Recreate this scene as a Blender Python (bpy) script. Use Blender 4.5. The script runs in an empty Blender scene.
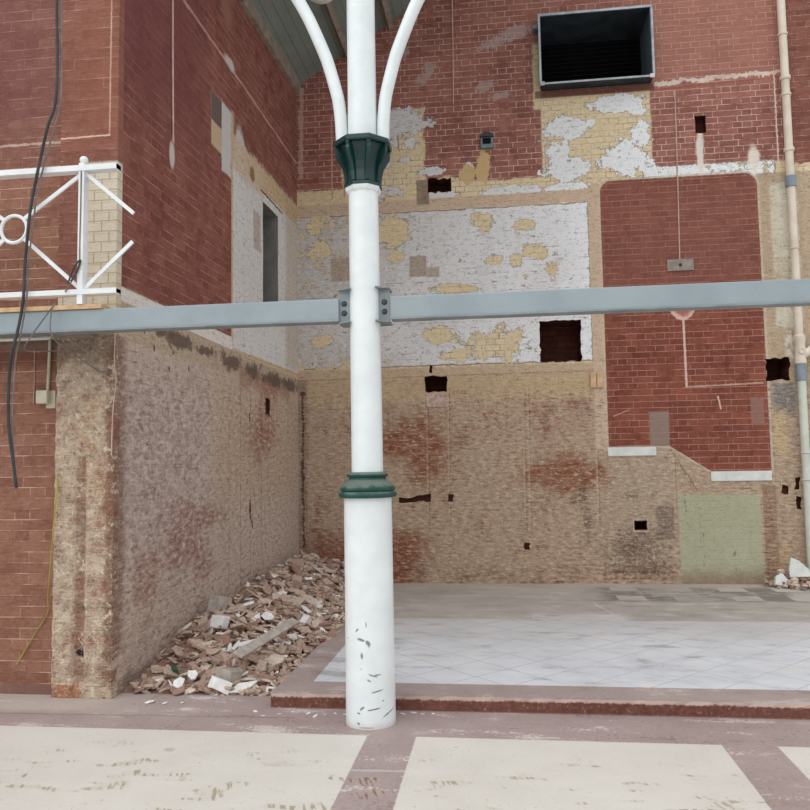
import bpy, bmesh, math, random
from mathutils import Vector, Matrix, noise as mnoise
from mathutils.geometry import delaunay_2d_cdt

S = bpy.context.scene
COL = S.collection

# ------------------------------------------------------------------ camera
pitch, roll, yaw, f_px = 7.57836838e-02, -1.61313177e-02, -1.23212051e-01, 780.65
fw = Vector((math.sin(yaw)*math.cos(pitch), math.cos(yaw)*math.cos(pitch), math.sin(pitch)))
r0 = Vector((math.cos(yaw), -math.sin(yaw), 0)); u0 = r0.cross(fw)
rr = math.cos(roll)*r0 + math.sin(roll)*u0
uu = -math.sin(roll)*r0 + math.cos(roll)*u0
cam = bpy.data.cameras.new('camera'); cam.sensor_width = 36; cam.lens = 36*f_px/810; cam.clip_end = 200
camo = bpy.data.objects.new('camera', cam); COL.objects.link(camo)
M = Matrix.Identity(4)
for i, a in enumerate((rr, uu, -fw)):
    for j in range(3): M[j][i] = a[j]
M.translation = Vector((0, 0, 1.65))
camo.matrix_world = M
S.camera = camo

# ------------------------------------------------------------------ sky, sun, exposure
w = bpy.data.worlds.new('overcast_sky'); S.world = w; w.use_nodes = True
wn = w.node_tree.nodes; wl = w.node_tree.links
bg = wn['Background']
tc = wn.new('ShaderNodeTexCoord'); sx = wn.new('ShaderNodeSeparateXYZ'); rp = wn.new('ShaderNodeValToRGB')
wl.new(tc.outputs['Generated'], sx.inputs[0]); wl.new(sx.outputs['Z'], rp.inputs[0]); wl.new(rp.outputs[0], bg.inputs[0])
rp.color_ramp.elements[0].position = 0.0; rp.color_ramp.elements[0].color = (0.55, 0.56, 0.57, 1)
rp.color_ramp.elements[1].position = 0.7; rp.color_ramp.elements[1].color = (0.98, 1.0, 1.03, 1)
bg.inputs[1].default_value = 1.0
sun = bpy.data.lights.new('sun', 'SUN'); sun.energy = 0.9; sun.angle = math.radians(70); sun.color = (1.0, 0.99, 0.97)
suno = bpy.data.objects.new('sun', sun); COL.objects.link(suno)
suno.rotation_euler = Vector((0.40, 0.62, -0.80)).to_track_quat('-Z', 'Y').to_euler()
S.view_settings.view_transform = 'Standard'; S.view_settings.look = 'None'; S.view_settings.gamma = 1
S.view_settings.use_curve_mapping = False
S.view_settings.exposure = 0.25

# ------------------------------------------------------------------ shader helpers
def lin(c):
    return tuple(((v/255)/12.92 if v/255 <= .04045 else (((v/255)+.055)/1.055)**2.4) for v in c)

class E:                                    # a scalar shader expression
    def __init__(s, g, v): s.g, s.v = g, v
    def _m(s, op, o=None, o2=None, clamp=False):
        n = s.g.nt.nodes.new('ShaderNodeMath'); n.operation = op; n.use_clamp = clamp
        for i, q in enumerate((s, o, o2)):
            if q is None: continue
            if isinstance(q, E): s.g.nt.links.new(q.v, n.inputs[i])
            else: n.inputs[i].default_value = q
        return E(s.g, n.outputs[0])
    def __add__(s, o): return s._m('ADD', o)
    __radd__ = __add__
    def __sub__(s, o): return s._m('SUBTRACT', o)
    def __rsub__(s, o): return s._m('MULTIPLY_ADD', -1.0, o)
    def __mul__(s, o): return s._m('MULTIPLY', o)
    __rmul__ = __mul__
    def __neg__(s): return s._m('MULTIPLY', -1.0)
    def abs(s): return s._m('ABSOLUTE')
    def max(s, o): return s._m('MAXIMUM', o)
    def min(s, o): return s._m('MINIMUM', o)
    def clamp(s): return s._m('ADD', 0.0, clamp=True)
    def frac(s): return s._m('FRACT')
    def sqrt(s): return s._m('SQRT')
    def ss(s, a, b):                        # smoothstep from a (0) to b (1); a may exceed b
        n = s.g.nt.nodes.new('ShaderNodeMapRange'); n.interpolation_type = 'SMOOTHSTEP'
        if a <= b:
            v = (a, b, 0, 1)
        else:
            v = (b, a, 1, 0)
        s.g.nt.links.new(s.v, n.inputs[0])
        for i, q in enumerate(v): n.inputs[i+1].default_value = q
        return E(s.g, n.outputs[0])

class G:                                    # one material being written
    def __init__(g, name, rough=.85, spec=.3):
        g.m = bpy.data.materials.new(name); g.m.use_nodes = True; g.nt = g.m.node_tree
        g.b = g.nt.nodes['Principled BSDF']; g.b.inputs['Roughness'].default_value = rough
        g.b.inputs['Specular IOR Level'].default_value = spec
        t = g.nt.nodes.new('ShaderNodeTexCoord'); g.obj = t.outputs['Object']
        s = g.nt.nodes.new('ShaderNodeSeparateXYZ'); g.nt.links.new(g.obj, s.inputs[0])
        g.x, g.y, g.z = (E(g, s.outputs[i]) for i in range(3))
        g.col = None; g.h = None
    def vec(g, x, y, z=0.0):
        n = g.nt.nodes.new('ShaderNodeCombineXYZ')
        for i, q in enumerate((x, y, z)):
            if isinstance(q, E): g.nt.links.new(q.v, n.inputs[i])
            else: n.inputs[i].default_value = q
        return n.outputs[0]
    def noise(g, scale, detail=4, rough=.55, v=None, dist=0):      # centred on zero
        n = g.nt.nodes.new('ShaderNodeTexNoise'); g.nt.links.new(v or g.obj, n.inputs['Vector'])
        n.inputs['Scale'].default_value = scale; n.inputs['Detail'].default_value = detail
        n.inputs['Roughness'].default_value = rough; n.inputs['Distortion'].default_value = dist
        return E(g, n.outputs['Fac']) - .5
    def vor(g, scale, v=None, feature='F1', out='Distance'):
        n = g.nt.nodes.new('ShaderNodeTexVoronoi'); n.feature = feature; g.nt.links.new(v or g.obj, n.inputs['Vector'])
        n.inputs['Scale'].default_value = scale
        return E(g, n.outputs[out])
    def bricks(g, u, v, bw=.24, bh=.08, mortar=.006, smooth=.3):   # -> (per-brick tint 0..1, mortar 0..1), English bond
        n = g.nt.nodes.new('ShaderNodeTexBrick'); g.nt.links.new(g.vec(u, v), n.inputs['Vector'])
        n.offset = .5; n.offset_frequency = 2; n.squash = .5; n.squash_frequency = 2
        n.inputs['Color1'].default_value = (0, 0, 0, 1); n.inputs['Color2'].default_value = (1, 1, 1, 1); n.inputs['Mortar'].default_value = (.5, .5, .5, 1)
        n.inputs['Scale'].default_value = 1; n.inputs['Mortar Size'].default_value = mortar; n.inputs['Mortar Smooth'].default_value = smooth
        n.inputs['Bias'].default_value = 0; n.inputs['Brick Width'].default_value = bw; n.inputs['Row Height'].default_value = bh
        r = g.nt.nodes.new('ShaderNodeSeparateColor'); g.nt.links.new(n.outputs['Color'], r.inputs[0])
        return E(g, r.outputs[0]), E(g, n.outputs['Fac'])
    def mix(g, a, b, f):
        n = g.nt.nodes.new('ShaderNodeMix'); n.data_type = 'RGBA'
        for i, q in ((6, a), (7, b)):
            if isinstance(q, tuple): n.inputs[i].default_value = (*lin(q), 1)
            else: g.nt.links.new(q, n.inputs[i])
        if isinstance(f, E): g.nt.links.new(f.v, n.inputs[0])
        else: n.inputs[0].default_value = f
        return n.outputs[2]
    def base(g, c): g.col = c
    def over(g, c, f): g.col = g.mix(g.col, c, f)
    def bump(g, h): g.h = h if g.h is None else g.h + h
    def box(g, u, v, u0, u1, v0, v1, wob=None, soft=.01):
        d = ((u - (u0+u1)/2).abs() - abs(u1-u0)/2).max((v - (v0+v1)/2).abs() - abs(v1-v0)/2)
        if wob is not None: d = d + wob
        return d.ss(soft, -soft)
    def line(g, u, v, u0, v0, u1, v1, wd, wob=None, soft=.004):
        L = math.hypot(u1-u0, v1-v0); a, b = (u1-u0)/L, (v1-v0)/L
        du, dv = u-u0, v-v0
        if wob is not None: du = du + wob; dv = dv + wob
        al = du*a + dv*b; ac = (du*b - dv*a).abs()
        d = (ac - wd).max((al - L/2).abs() - L/2)
        return d.ss(soft, -soft)
    def ell(g, u, v, cu, cv, ru, rv, rot=0, soft=.25, wob=None):
        c, s = math.cos(rot), math.sin(rot)
        a = ((u-cu)*(c/ru)) + ((v-cv)*(s/ru)); b = ((u-cu)*(-s/rv)) + ((v-cv)*(c/rv))
        d = (a*a + b*b).sqrt() - 1.0
        if wob is not None: d = d + wob
        return d.ss(soft, -soft)
    def ells(g, u, v, lst, wob, soft=.06):                       # union of ragged ellipses
        d = None
        for cu, cv, ru, rv in lst:
            a = (u-cu)*(1/ru); b = (v-cv)*(1/rv); q = (a*a + b*b).sqrt() - 1.0
            d = q if d is None else d.min(q)
        return (d + wob).ss(soft, -soft)
    def done(g, strength=.5, dist=.02):
        if isinstance(g.col, tuple): g.b.inputs['Base Color'].default_value = (*lin(g.col), 1)
        else: g.nt.links.new(g.col, g.b.inputs['Base Color'])
        if g.h is not None:
            n = g.nt.nodes.new('ShaderNodeBump'); n.inputs['Strength'].default_value = strength; n.inputs['Distance'].default_value = dist
            g.nt.links.new(g.h.v, n.inputs['Height']); g.nt.links.new(n.outputs[0], g.b.inputs['Normal'])
        return g.m

def simple(name, c1, c2, scale=6, rough=.7, spec=.3, metal=0, bump=.15, detail=5):
    g = G(name, rough, spec); n = g.noise(scale, detail, .6)
    g.base(g.mix(c1, c2, n.ss(-.18, .18))); g.bump(g.noise(scale*6, 3)); g.b.inputs['Metallic'].default_value = metal
    return g.done(bump, .01)

# ------------------------------------------------------------------ mesh helpers
def setp(o, label=None, cat=None, group=None, kind=None):
    for k, v in (('label', label), ('category', cat), ('group', group), ('kind', kind)):
        if v: o[k] = v
    return o
def obj(name, bm, mats, parent=None, loc=None, smooth=False, recalc=True):
    if recalc: bmesh.ops.recalc_face_normals(bm, faces=bm.faces)
    me = bpy.data.meshes.new(name); bm.to_mesh(me); bm.free()
    for m in (mats if isinstance(mats, (list, tuple)) else [mats]): me.materials.append(m)
    if smooth:
        for p in me.polygons: p.use_smooth = True
        try: me.set_sharp_from_angle(angle=math.radians(38))
        except Exception: pass
    o = bpy.data.objects.new(name, me); COL.objects.link(o)
    if parent: o.parent = parent
    if loc: o.location = loc
    return o
def empty(name, loc, label, cat, group=None):
    o = bpy.data.objects.new(name, None); COL.objects.link(o); o.location = loc; o.empty_display_size = .1
    return setp(o, label, cat, group)
def add_box(bm, x0, x1, y0, y1, z0, z1, bev=0, mat=0, rot=None):
    r = bmesh.ops.create_cube(bm, size=1)
    vs = r['verts']
    for v in vs:
        v.co = Vector(((x0+x1)/2 + v.co.x*(x1-x0), (y0+y1)/2 + v.co.y*(y1-y0), (z0+z1)/2 + v.co.z*(z1-z0)))
    fs = set(f for v in vs for f in v.link_faces)
    for f in fs: f.material_index = mat
    if bev:
        es = list(set(e for f in fs for e in f.edges))
        bmesh.ops.bevel(bm, geom=es, offset=bev, segments=2, affect='EDGES', profile=.6)
    return bm
def box(*a, bev=0): return add_box(bmesh.new(), *a, bev=bev)
def add_lathe(bm, prof, n=40, cx=0, cy=0, caps=True, phase=0):
    rings = []
    for r, z in prof:
        rings.append([bm.verts.new((cx + r*math.cos(2*math.pi*i/n+phase), cy + r*math.sin(2*math.pi*i/n+phase), z)) for i in range(n)])
    for a, b in zip(rings, rings[1:]):
        for i in range(n): bm.faces.new((a[i], a[(i+1) % n], b[(i+1) % n], b[i]))
    if caps:
        bm.faces.new(rings[0][::-1]); bm.faces.new(rings[-1])
    return bm
def lathe(prof, n=40, phase=0): return add_lathe(bmesh.new(), prof, n, phase=phase)
def catmull(pts, k=8):
    pts = [Vector(p) for p in pts]; P = [2*pts[0]-pts[1]] + pts + [2*pts[-1]-pts[-2]]; out = []
    for i in range(1, len(P)-2):
        for j in range(k):
            t = j/k; a, b, c, d = P[i-1:i+3]
            out.append(.5*((2*b)+(c-a)*t+(2*a-5*b+4*c-d)*t*t+(3*b-a-3*c+d)*t**3))
    return out + [pts[-1]]
def add_tube(bm, pts, r, n=10, closed=False):
    pts = [Vector(p) for p in pts]; L = len(pts); rings = []
    prev = None
    for i, p in enumerate(pts):
        if closed: t = (pts[(i+1) % L]-pts[i-1]).normalized()
        else: t = (pts[min(i+1, L-1)]-pts[max(i-1, 0)]).normalized()
        if prev is None:
            a = Vector((0, 0, 1)) if abs(t.z) < .9 else Vector((1, 0, 0))
            nrm = (a - t*a.dot(t)).normalized()
        else: nrm = (prev - t*prev.dot(t)).normalized()
        prev = nrm; bn = t.cross(nrm)
        rings.append([bm.verts.new(p + r*(math.cos(2*math.pi*k/n)*nrm + math.sin(2*math.pi*k/n)*bn)) for k in range(n)])
    pr = list(zip(rings, rings[1:])) + ([(rings[-1], rings[0])] if closed else [])
    for a, b in pr:
        for k in range(n): bm.faces.new((a[k], a[(k+1) % n], b[(k+1) % n], b[k]))
    if not closed: bm.faces.new(rings[0][::-1]); bm.faces.new(rings[-1])
    return bm
def tube(pts, r, n=10, closed=False): return add_tube(bmesh.new(), pts, r, n, closed)
def add_bar(bm, p, q, wd, ht, up=Vector((0, 1, 0))):        # square bar between two points
    p, q = Vector(p), Vector(q); t = (q-p).normalized(); s = t.cross(up).normalized(); u = s.cross(t)
    vs = [bm.verts.new(e + s*a*wd/2 + u*b*ht/2) for e in (p, q) for a, b in ((-1, -1), (1, -1), (1, 1), (-1, 1))]
    for f in ((0, 1, 2, 3), (7, 6, 5, 4), (0, 4, 5, 1), (1, 5, 6, 2), (2, 6, 7, 3), (3, 7, 4, 0)): bm.faces.new([vs[i] for i in f])
    return bm
def ragged(poly, step=.06, amp=.012, seed=0):
    R = random.Random(seed); out = []
    for i, p in enumerate(poly):
        q = poly[(i+1) % len(poly)]; n = max(1, int(math.hypot(q[0]-p[0], q[1]-p[1])/step))
        for k in range(n):
            t = k/n; j = amp if k else amp*.5
            out.append((p[0]+(q[0]-p[0])*t + R.uniform(-j, j), p[1]+(q[1]-p[1])*t + R.uniform(-j, j)))
    return out
def wall_mesh(outline, holes):
    """A wall in its own plane (x along, z up, front face towards -y); holes = [(polygon, depth, material index)] are cut as niches."""
    pts = []; edges = []
    for poly in [outline] + [h[0] for h in holes]:
        n0 = len(pts); pts += [Vector(p) for p in poly]
        edges += [(n0+i, n0+(i+1) % len(poly)) for i in range(len(poly))]
    vo, eo, fo, *_ = delaunay_2d_cdt(pts, edges, [], 1, 1e-5)
    def inside(p, poly):
        c = False; n = len(poly)
        for i in range(n):
            (x1, y1), (x2, y2) = poly[i], poly[(i+1) % n]
            if (y1 > p[1]) != (y2 > p[1]) and p[0] < (x2-x1)*(p[1]-y1)/(y2-y1)+x1: c = not c
        return c
    bm = bmesh.new(); V = [bm.verts.new((v[0], 0, v[1])) for v in vo]
    for f in fo:
        c = (sum(vo[i][0] for i in f)/len(f), sum(vo[i][1] for i in f)/len(f))
        if not inside(c, outline) or any(inside(c, h[0]) for h in holes): continue
        bm.faces.new([V[i] for i in f])
    for poly, dep, mi in holes:
        a = [bm.verts.new((p[0], 0, p[1])) for p in poly]; b = [bm.verts.new((p[0], dep, p[1])) for p in poly]
        for i in range(len(poly)):
            j = (i+1) % len(poly); bm.faces.new((a[i], a[j], b[j], b[i])).material_index = mi
        bm.faces.new(b).material_index = mi
    bmesh.ops.remove_doubles(bm, verts=bm.verts, dist=1e-5)
    bmesh.ops.recalc_face_normals(bm, faces=bm.faces)
    f0 = max(bm.faces, key=lambda f: f.calc_area() if abs(f.normal.y) > .9 and abs(f.calc_center_median().y) < 1e-4 else 0)
    if f0.normal.y > 0: bmesh.ops.reverse_faces(bm, faces=bm.faces)
    return bm
def rect(a, b, c, d): return [(a, c), (b, c), (b, d), (a, d)]

# ------------------------------------------------------------------ wall materials
def red_brick(g, u, v, wob_a, wob_b, dark=(104, 48, 43), light=(140, 68, 58), bw=.24, bh=.08, mort=(196, 160, 148), vis=.0, vert=.55):
    tint, mo = g.bricks(u, v, bw, bh, .0055)
    run = g.noise(1, 3, .6, g.vec(u*2.6, 5.0, v*12.5)); fine = g.noise(1, 3, .7, g.vec(u*16, 2.0, v*48))
    c = g.mix(dark, light, (tint*.55 + wob_a*1.2 + wob_b*1.2 + fine*1.6 + .22).clamp())
    f = (v*(1/bh)).frac(); hl = (f-.5).abs().ss(.42, .5); sh = ((f-.93).abs()).ss(.07, .02)
    pres = (run*1.6 + wob_b*.7 + wob_a*.5 + vis).ss(-.14, .22)
    c = g.mix(c, (62, 30, 26), (sh*(run*1.4+.35+wob_b).clamp()*.75))  # shadow line below each bed joint, painted into the brick colour
    c = g.mix(c, mort, hl*pres*.85)
    c = g.mix(c, mort, (mo-hl).clamp()*(run*1.2 + wob_b + vis).ss(-.05, .25)*vert)
    c = g.mix(c, (66, 34, 30), (mo-hl).clamp()*(wob_b - run).ss(.05, .3)*.5)
    return c, mo
def grain(g, u, v, amt=.5, dark=(62, 46, 38), light=(232, 220, 206), mask=None):
    n1 = g.noise(48, 3, .7); n2 = g.noise(1, 4, .7, g.vec(u*11, 9.0, v*46)); n3 = g.noise(13, 4, .7)
    q = n1*.7 + n2*.8 + n3*.5
    k = mask*amt if mask is not None else amt
    g.over(dark, q.ss(.01, .21)*k); g.over(light, q.ss(-.02, -.22)*k*.75)
    g.bump(q*-.6)

def mat_back():
    g = G('back_wall_layers', .88, .2); x, z = g.x, g.z
    nA = g.noise(1.1, 5, .6); nB = g.noise(5, 6, .65); nC = g.noise(24, 4, .6)
    nS = g.noise(1, 5, .65, g.vec(x*3.0, 0.0, z*22.0)); nV = g.noise(1, 4, .6, g.vec(x*9.0, 3.0, z*.8))
    w1 = nA*.30 + nB*.16; w2 = nB*.07 + nC*.03; w3 = nB*.16 + nC*.08
    tint, mo = g.bricks(x, z)
    # hacked-back render on the lower wall
    g.base(g.mix((162, 136, 114), (202, 180, 156), (nA*1.3 + nB*.9 + .5).clamp()))
    g.over((140, 84, 66), (nS*1.5 + nB*.9 + nA*1.2 - .08).ss(.05, .5)*.75)
    g.over((128, 70, 54), (g.box(x, z, -2.6, 1.2, .3, 2.6, w1, .12)*(nA + nB*.5).ss(-.05, .25)*.55))
    g.over((208, 190, 168), (nS*1.2 - nB*.7).ss(.10, .38)*.55)
    g.over((84, 54, 44), (nS*1.1 + nC*.8 + nB*.3).ss(.30, .46)*.8)
    g.over((104, 84, 70), mo*(nB + nA*.6).ss(-.1, .25)*.45)
    g.over((196, 172, 134), g.box(x, z, -2.6, 1.2, 2.46, 2.82, w3*1.2, .05)*(nA + nB*.4).ss(-.3, .1)*.8)
    g.over((150, 66, 52), g.box(x, z, -.7, .9, 2.0, 2.55, w1*1.5, .15)*(nS + nC*.8).ss(.05, .2)*.8)
    g.over((126, 70, 48), g.box(x, z, -2.7, -1.1, .1, .75, w1, .15)*(nB+.5).clamp()*.85)
    g.over((120, 88, 72), g.box(x, z, -3, 5, -.2, .32, w2*2.0, .06)*(nS*1.2 + nB).ss(-.1, .2)*.7)
    g.over((178, 158, 138), g.box(x, z, 1.36, 2.15, .35, 1.75, w1*1.2, .1)*.75)
    g.over((134, 72, 44), g.ells(x, z, ((-2.31, .34, .5, .3), (-1.44, .42, .32, .32), (-.98, 1.8, .30, .42), (-1.35, 1.95, .3, .25), (.75, 1.5, .4, .25)), nA*3.0+nB*2.2, .5)*(nS*2.0+.75).clamp())
    g.over((72, 44, 34), g.ells(x, z, ((.88, 1.16, .05, .06), (1.01, 1.22, .05, .16), (1.06, .9, .05, .25), (2.52, 1.08, .05, .03), (2.6, .95, .05, .03), (1.62, .55, .3, .2), (1.75, .3, .4, .1), (1.6, 1.2, .06, .04)), nC*6.0+nB*3.0, .3)*(nC*2.0+.55).clamp())
    # vertical seams of removed partitions
    for sx_ in (-.99, -.71, .27, .33, 1.19, 2.14):
        g.over((196, 176, 152), g.line(x, z, sx_, .95, sx_+.01, 2.62, .012, nC*.04)*(nV*2.5+.45).clamp()*.8)
        g.over((96, 74, 62), g.line(x, z, sx_+.02, .75, sx_+.03, 2.62, .006, nC*.04)*(nV*2.5+.45).clamp()*.8)
    # tan band between the paint and the lower wall
    g.over((194, 170, 142), g.box(x, z, -2.74, 1.2, 2.80, 2.94, w2*.5, .02)); g.over((122, 92, 70), g.line(x, z, -2.74, 2.80, 1.2, 2.82, .008, nC*.04)*(nB+.5).clamp()*.8)
    # upper wall: flaked cream coat with brick joints
    cream = g.mix((214, 192, 150), (236, 220, 188), (nA*1.4 + nB + .45).clamp())
    cream = g.mix(cream, (150, 122, 88), mo*(nB*1.3 + nA).ss(-.15, .25)*.8)
    cream = g.mix(cream, (178, 158, 138), (nA*1.2 - nB*.6).ss(.05, .3)*.5)
    up = z + w3*.3
    g.over(cream, up.ss(2.91, 2.95))
    # red brick of the upper wall, ragged lower edge
    lowz = 5.42 + (x + .62).abs().ss(.3, .05)*.07
    red, _ = red_brick(g, x, z, nA, nB, (126, 80, 70), (172, 116, 102), mort=(232, 202, 190), vis=.13, vert=.75)
    red = g.mix(red, (158, 108, 96), (nA*1.2 + nB*.7).ss(.22, .5)*.6)
    red = g.mix(red, (176, 124, 108), g.box(x, z, 1.9, 3.8, 6.55, 9.5, w1*1.4, .3)*.5); red = g.mix(red, (160, 108, 96), (z-5.6).ss(0, 2.2)*(nA+nB*.5+.5).clamp()*.35)  # pinker brick upper right; stronger light there also painted into the colour
    red = g.mix(red, (172, 158, 152), (nB + nA*.7 + nC*.4).ss(.36, .5)*.6)
    upr = (z - lowz + w3).ss(-.02, .02)
    patch = g.box(x, z, -2.08, -.95, 4.9, 6.48, w3*1.1, .02).max(g.box(x, z, .62, 2.04, 4.9, 6.5, w2*.8, .015))
    pier = g.box(x, z, .53, .63, 6.35, 7.25, w3*.6, .02)
    notr = patch.max(pier).max(g.box(x, z, 2.0, 3.85, 4.8, 5.46, w2*1.2, .02))
    g.over(red, upr*(1.0 - notr))
    # white paint on the cream
    flake = nA*.9 + nB*1.1 + nC*.35
    big = g.box(x, z, -2.74, 1.19, 2.95, 5.05, w2*1.0, .015)
    white = g.mix((200, 194, 190), (238, 240, 242), (nA*1.2 + x*.22 + .62).clamp())
    white = g.mix(white, (150, 138, 126), mo*(nB*1.5).ss(0, .3)*.35)
    pw = (flake + .17 + (x+.5)*.03).ss(-.015, .015)
    mw = big*pw
    mw = mw*(1.0 - g.ells(x, z, ((-.22, 4.87, .16, .12), (-.8, 3.37, .18, .12), (-.02, 3.2, .40, .22), (-.61, 3.07, .20, .09), (-.06, 4.34, .13, .07), (.23, 4.31, .08, .10), (.49, 4.42, .14, .10), (-1.42, 4.79, .24, .2), (-.64, 3.97, .3, .07), (-1.37, 4.43, .13, .08), (.36, 4.80, .13, .07), (-2.41, 4.59, .14, .12), (-2.35, 3.34, .18, .08), (-2.5, 4.9, .12, .1)), flake*2.6))
    mw2 = g.ells(x, z, ((.93, 6.07, .28, .15), (1.62, 6.35, .36, .12), (1.87, 6.25, .13, .09), (.8, 5.71, .2, .22), (.95, 5.5, .3, .17), (1.68, 5.61, .36, .22), (1.9, 5.91, .15, .2), (1.26, 6.12, .05, .05), (.05, 5.26, .26, .09), (.45, 5.25, .12, .08), (-.66, 5.27, .26, .09), (.96, 5.27, .34, .06), (-.85, 5.6, .18, .06), (-1.28, 6.28, .34, .22), (-1.15, 6.02, .12, .10), (-1.22, 5.77, .08, .05), (-.36, 5.61, .06, .08), (-1.5, 5.35, .2, .08)), flake*2.4)
    mw3 = g.box(x, z, -2.0, -1.5, 5.20, 5.4, w3*.9, .02)*(flake + .02).ss(-.015, .02)
    mw4 = g.box(x, z, 1.9, 3.55, 5.26, 5.47, w3*.8, .015)*(flake+.14).ss(-.02, .03)
    mw5 = g.box(x, z, -1.9, -1.3, 5.5, 6.46, w2*1.3, .02)*(flake - .03 + (z-6.0)*.25).ss(-.015, .015)
    wh = mw.max(mw2).max(mw3).max(mw4).max(mw5)
    edge = (wh*(1.0-wh)*4.0)
    nK = g.noise(1, 4, .65, g.vec(x*7.0, 4.0, z*20.0)); nL = g.noise(9, 4, .65)
    white = g.mix(white, (120, 104, 92), ((nK+nL*.7).ss(.135, .19)*.7)); white = g.mix(white, (236, 236, 236), ((nK+nL*.7).ss(.09, .12)*(nK+nL*.7).ss(.15, .135)*.8)); white = g.mix(white, (176, 156, 132), (nK-nL - x*.03).ss(.12, .24)*.45)  # curled flakes: bright rim painted as a highlight round the dark crackle
    white = g.mix(white, (112, 98, 88), ((z*12.5).frac()-.5).abs().ss(.43, .5)*(nK*1.5+nB).ss(.02, .2)*.7)
    g.over(white, wh); g.over((116, 96, 80), edge*.8)  # dark rim paints the shadow along the flake edges
    # plastered-over squares and the tan frame strips
    band = g.box(x, z, -2.74, 1.33, 5.06, 5.22, w2*.5, .012).max(g.box(x, z, 1.195, 1.345, 1.8, 5.28, w2*.5, .012))
    g.over(g.mix((196, 170, 146), (214, 190, 164), (nB+.5).clamp()), band)
    g.over((120, 92, 74), band*(nB*1.2+nC).ss(.32, .44))
    for a, b, c, d, k in ((-1.18, -.95, 4.16, 4.44, (176, 160, 146)), (-.95, -.78, 4.14, 4.28, (182, 170, 158)), (-2.26, -1.98, 4.14, 4.46, (180, 162, 146)), (-.28, -.13, 4.13, 4.28, (214, 214, 214)), (-1.07, -.9, 5.14, 5.48, (150, 130, 112))):
        g.over(k, g.box(x, z, a, b, c, d, w2*.4, .01))
    # to the right of the red panel
    beige = g.mix((176, 152, 126), (196, 176, 150), (nA*1.3+nB+.5).clamp())
    rt = g.box(x, z, 3.31, 6, 2.4, 5.3, w2*.5, .012)
    g.over(beige, rt)
    g.over((212, 204, 184), g.box(x, z, 3.47, 3.80, 3.3, 5.16, w2*1.5, .02)*(nA+nB*.5).ss(-.3, .05))
    g.over((222, 218, 206), g.box(x, z, 3.55, 3.75, 2.85, 5.1, w3*1.6, .03)*(flake).ss(-.02, .1))
    g.over((126, 124, 122), g.box(x, z, 3.38, 3.64, 2.2, 2.6, w3*1.2, .03)*.85)
    g.over((206, 180, 134), g.box(x, z, 3.36, 3.52, 1.7, 2.25, w3*1.5, .06)*.6)
    # the recessed red panel
    zb = (1.83 - (x - 2.1)*.66).min(1.83).max(1.5)
    dpan = ((x - 2.337).abs() - .985).max(zb - z).max(z - 5.325)
    ax = (1.52 - x).max(0.0); az = (z - 5.155).max(0.0); dpan = dpan.max((ax*ax + az*az).sqrt() - .17); ax = (x - 3.16).max(0.0); dpan = dpan.max((ax*ax + az*az).sqrt() - .162)
    dpan = dpan + nC*.016
    panel = dpan.ss(.008, -.008)
    red2, _ = red_brick(g, x, z, nA, nB, (110, 59, 47), (149, 88, 71), mort=(200, 152, 140), vis=.14, vert=.45)
    red2 = g.mix(red2, (140, 98, 88), g.box(x, z, 1.3, 3.4, 3.8, 5.4, w1*1.6, .5)*.4)
    g.over((204, 188, 168), dpan.ss(.035, .02)*(x - .5).ss(0, .1)*.75)
    g.over(red2, panel)
    g.over((150, 134, 122), g.box(x, z, 1.87, 2.11, 1.83, 2.27, nC*.02, .008)*(nS*1.2+nB+.35).ss(-.1, .2)*.8)
    g.over((150, 116, 106), g.box(x, z, 3.11, 3.27, 2.07, 2.42, nC*.02, .008)*.8)
    g.over((196, 160, 146), (nC*1.2 + nB).ss(.40, .52)*panel*.7)
    pk = (216, 186, 172)
    g.over(pk, g.line(x, z, 2.34, 3.46, 2.345, 2.57, .014, nC*.02))
    g.over(pk, g.line(x, z, 2.345, 2.575, 3.28, 2.60, .010, nC*.03)*(nB+.6).clamp())
    g.over(pk, g.line(x, z, 2.72, 2.45, 2.75, 2.28, .010, nC*.03)); g.over(pk, g.line(x, z, 1.42, 2.22, 1.62, 2.30, .006, nC*.03)*.6)
    g.over(pk, g.ell(x, z, 2.335, 3.62, .155, .185, 0, .05, nC*.3)); g.over((168, 96, 80), g.ell(x, z, 2.335, 3.60, .115, .12, 0, .3, nB*2.0)*.9)
    # mortar smears
    sm = (236, 226, 212)
    g.over(sm, g.line(x, z, 2.1, 6.585, 4.6, 6.66, .026, nB*.22+nC*.08)*(nA*1.6+nB*1.2+.5).clamp())
    g.over((150, 84, 72), g.line(x, z, 2.08, 6.50, 4.6, 6.60, .012, nC*.05)*.7)
    g.over(sm, g.ell(x, z, 2.64, 5.62, .045, .30, 0, .3, nB*2.2)*.85); g.over(sm, g.ell(x, z, 3.30, 5.48, .07, .2, 0, .3, nB*1.6)*.9)
    g.over(sm, g.line(x, z, 3.60, 5.4, 3.60, 6.6, .010, nC*.05)*.7)
    g.over((206, 176, 128), g.ell(x, z, -.16, 5.62, .085, .22, 0, .06, flake*1.6)); g.over((206, 176, 128), g.ell(x, z, -.40, 5.52, .10, .14, 0, .06, flake*1.8))
    for cx_, cz_, ru, rv in ((-.05, 7.3, .25, .1), (.3, 7.45, .22, .1), (-.15, 6.72, .14, .07), (.08, 6.58, .12, .05), (-1.25, 7.3, .1, .08), (-.95, 6.9, .16, .1), (-.85, 7.05, .12, .1)):
        g.over((182, 164, 158), g.ell(x, z, cx_, cz_, ru*.9, rv*.9, .2, .2, flake*2.6+nC*1.5)*.6)
    g.over((104, 68, 56), g.box(x, z, .55, 2.1, 6.50, 6.60, w2*.6, .015)*.8)  # darker strip between the cream panel and the duct
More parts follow.
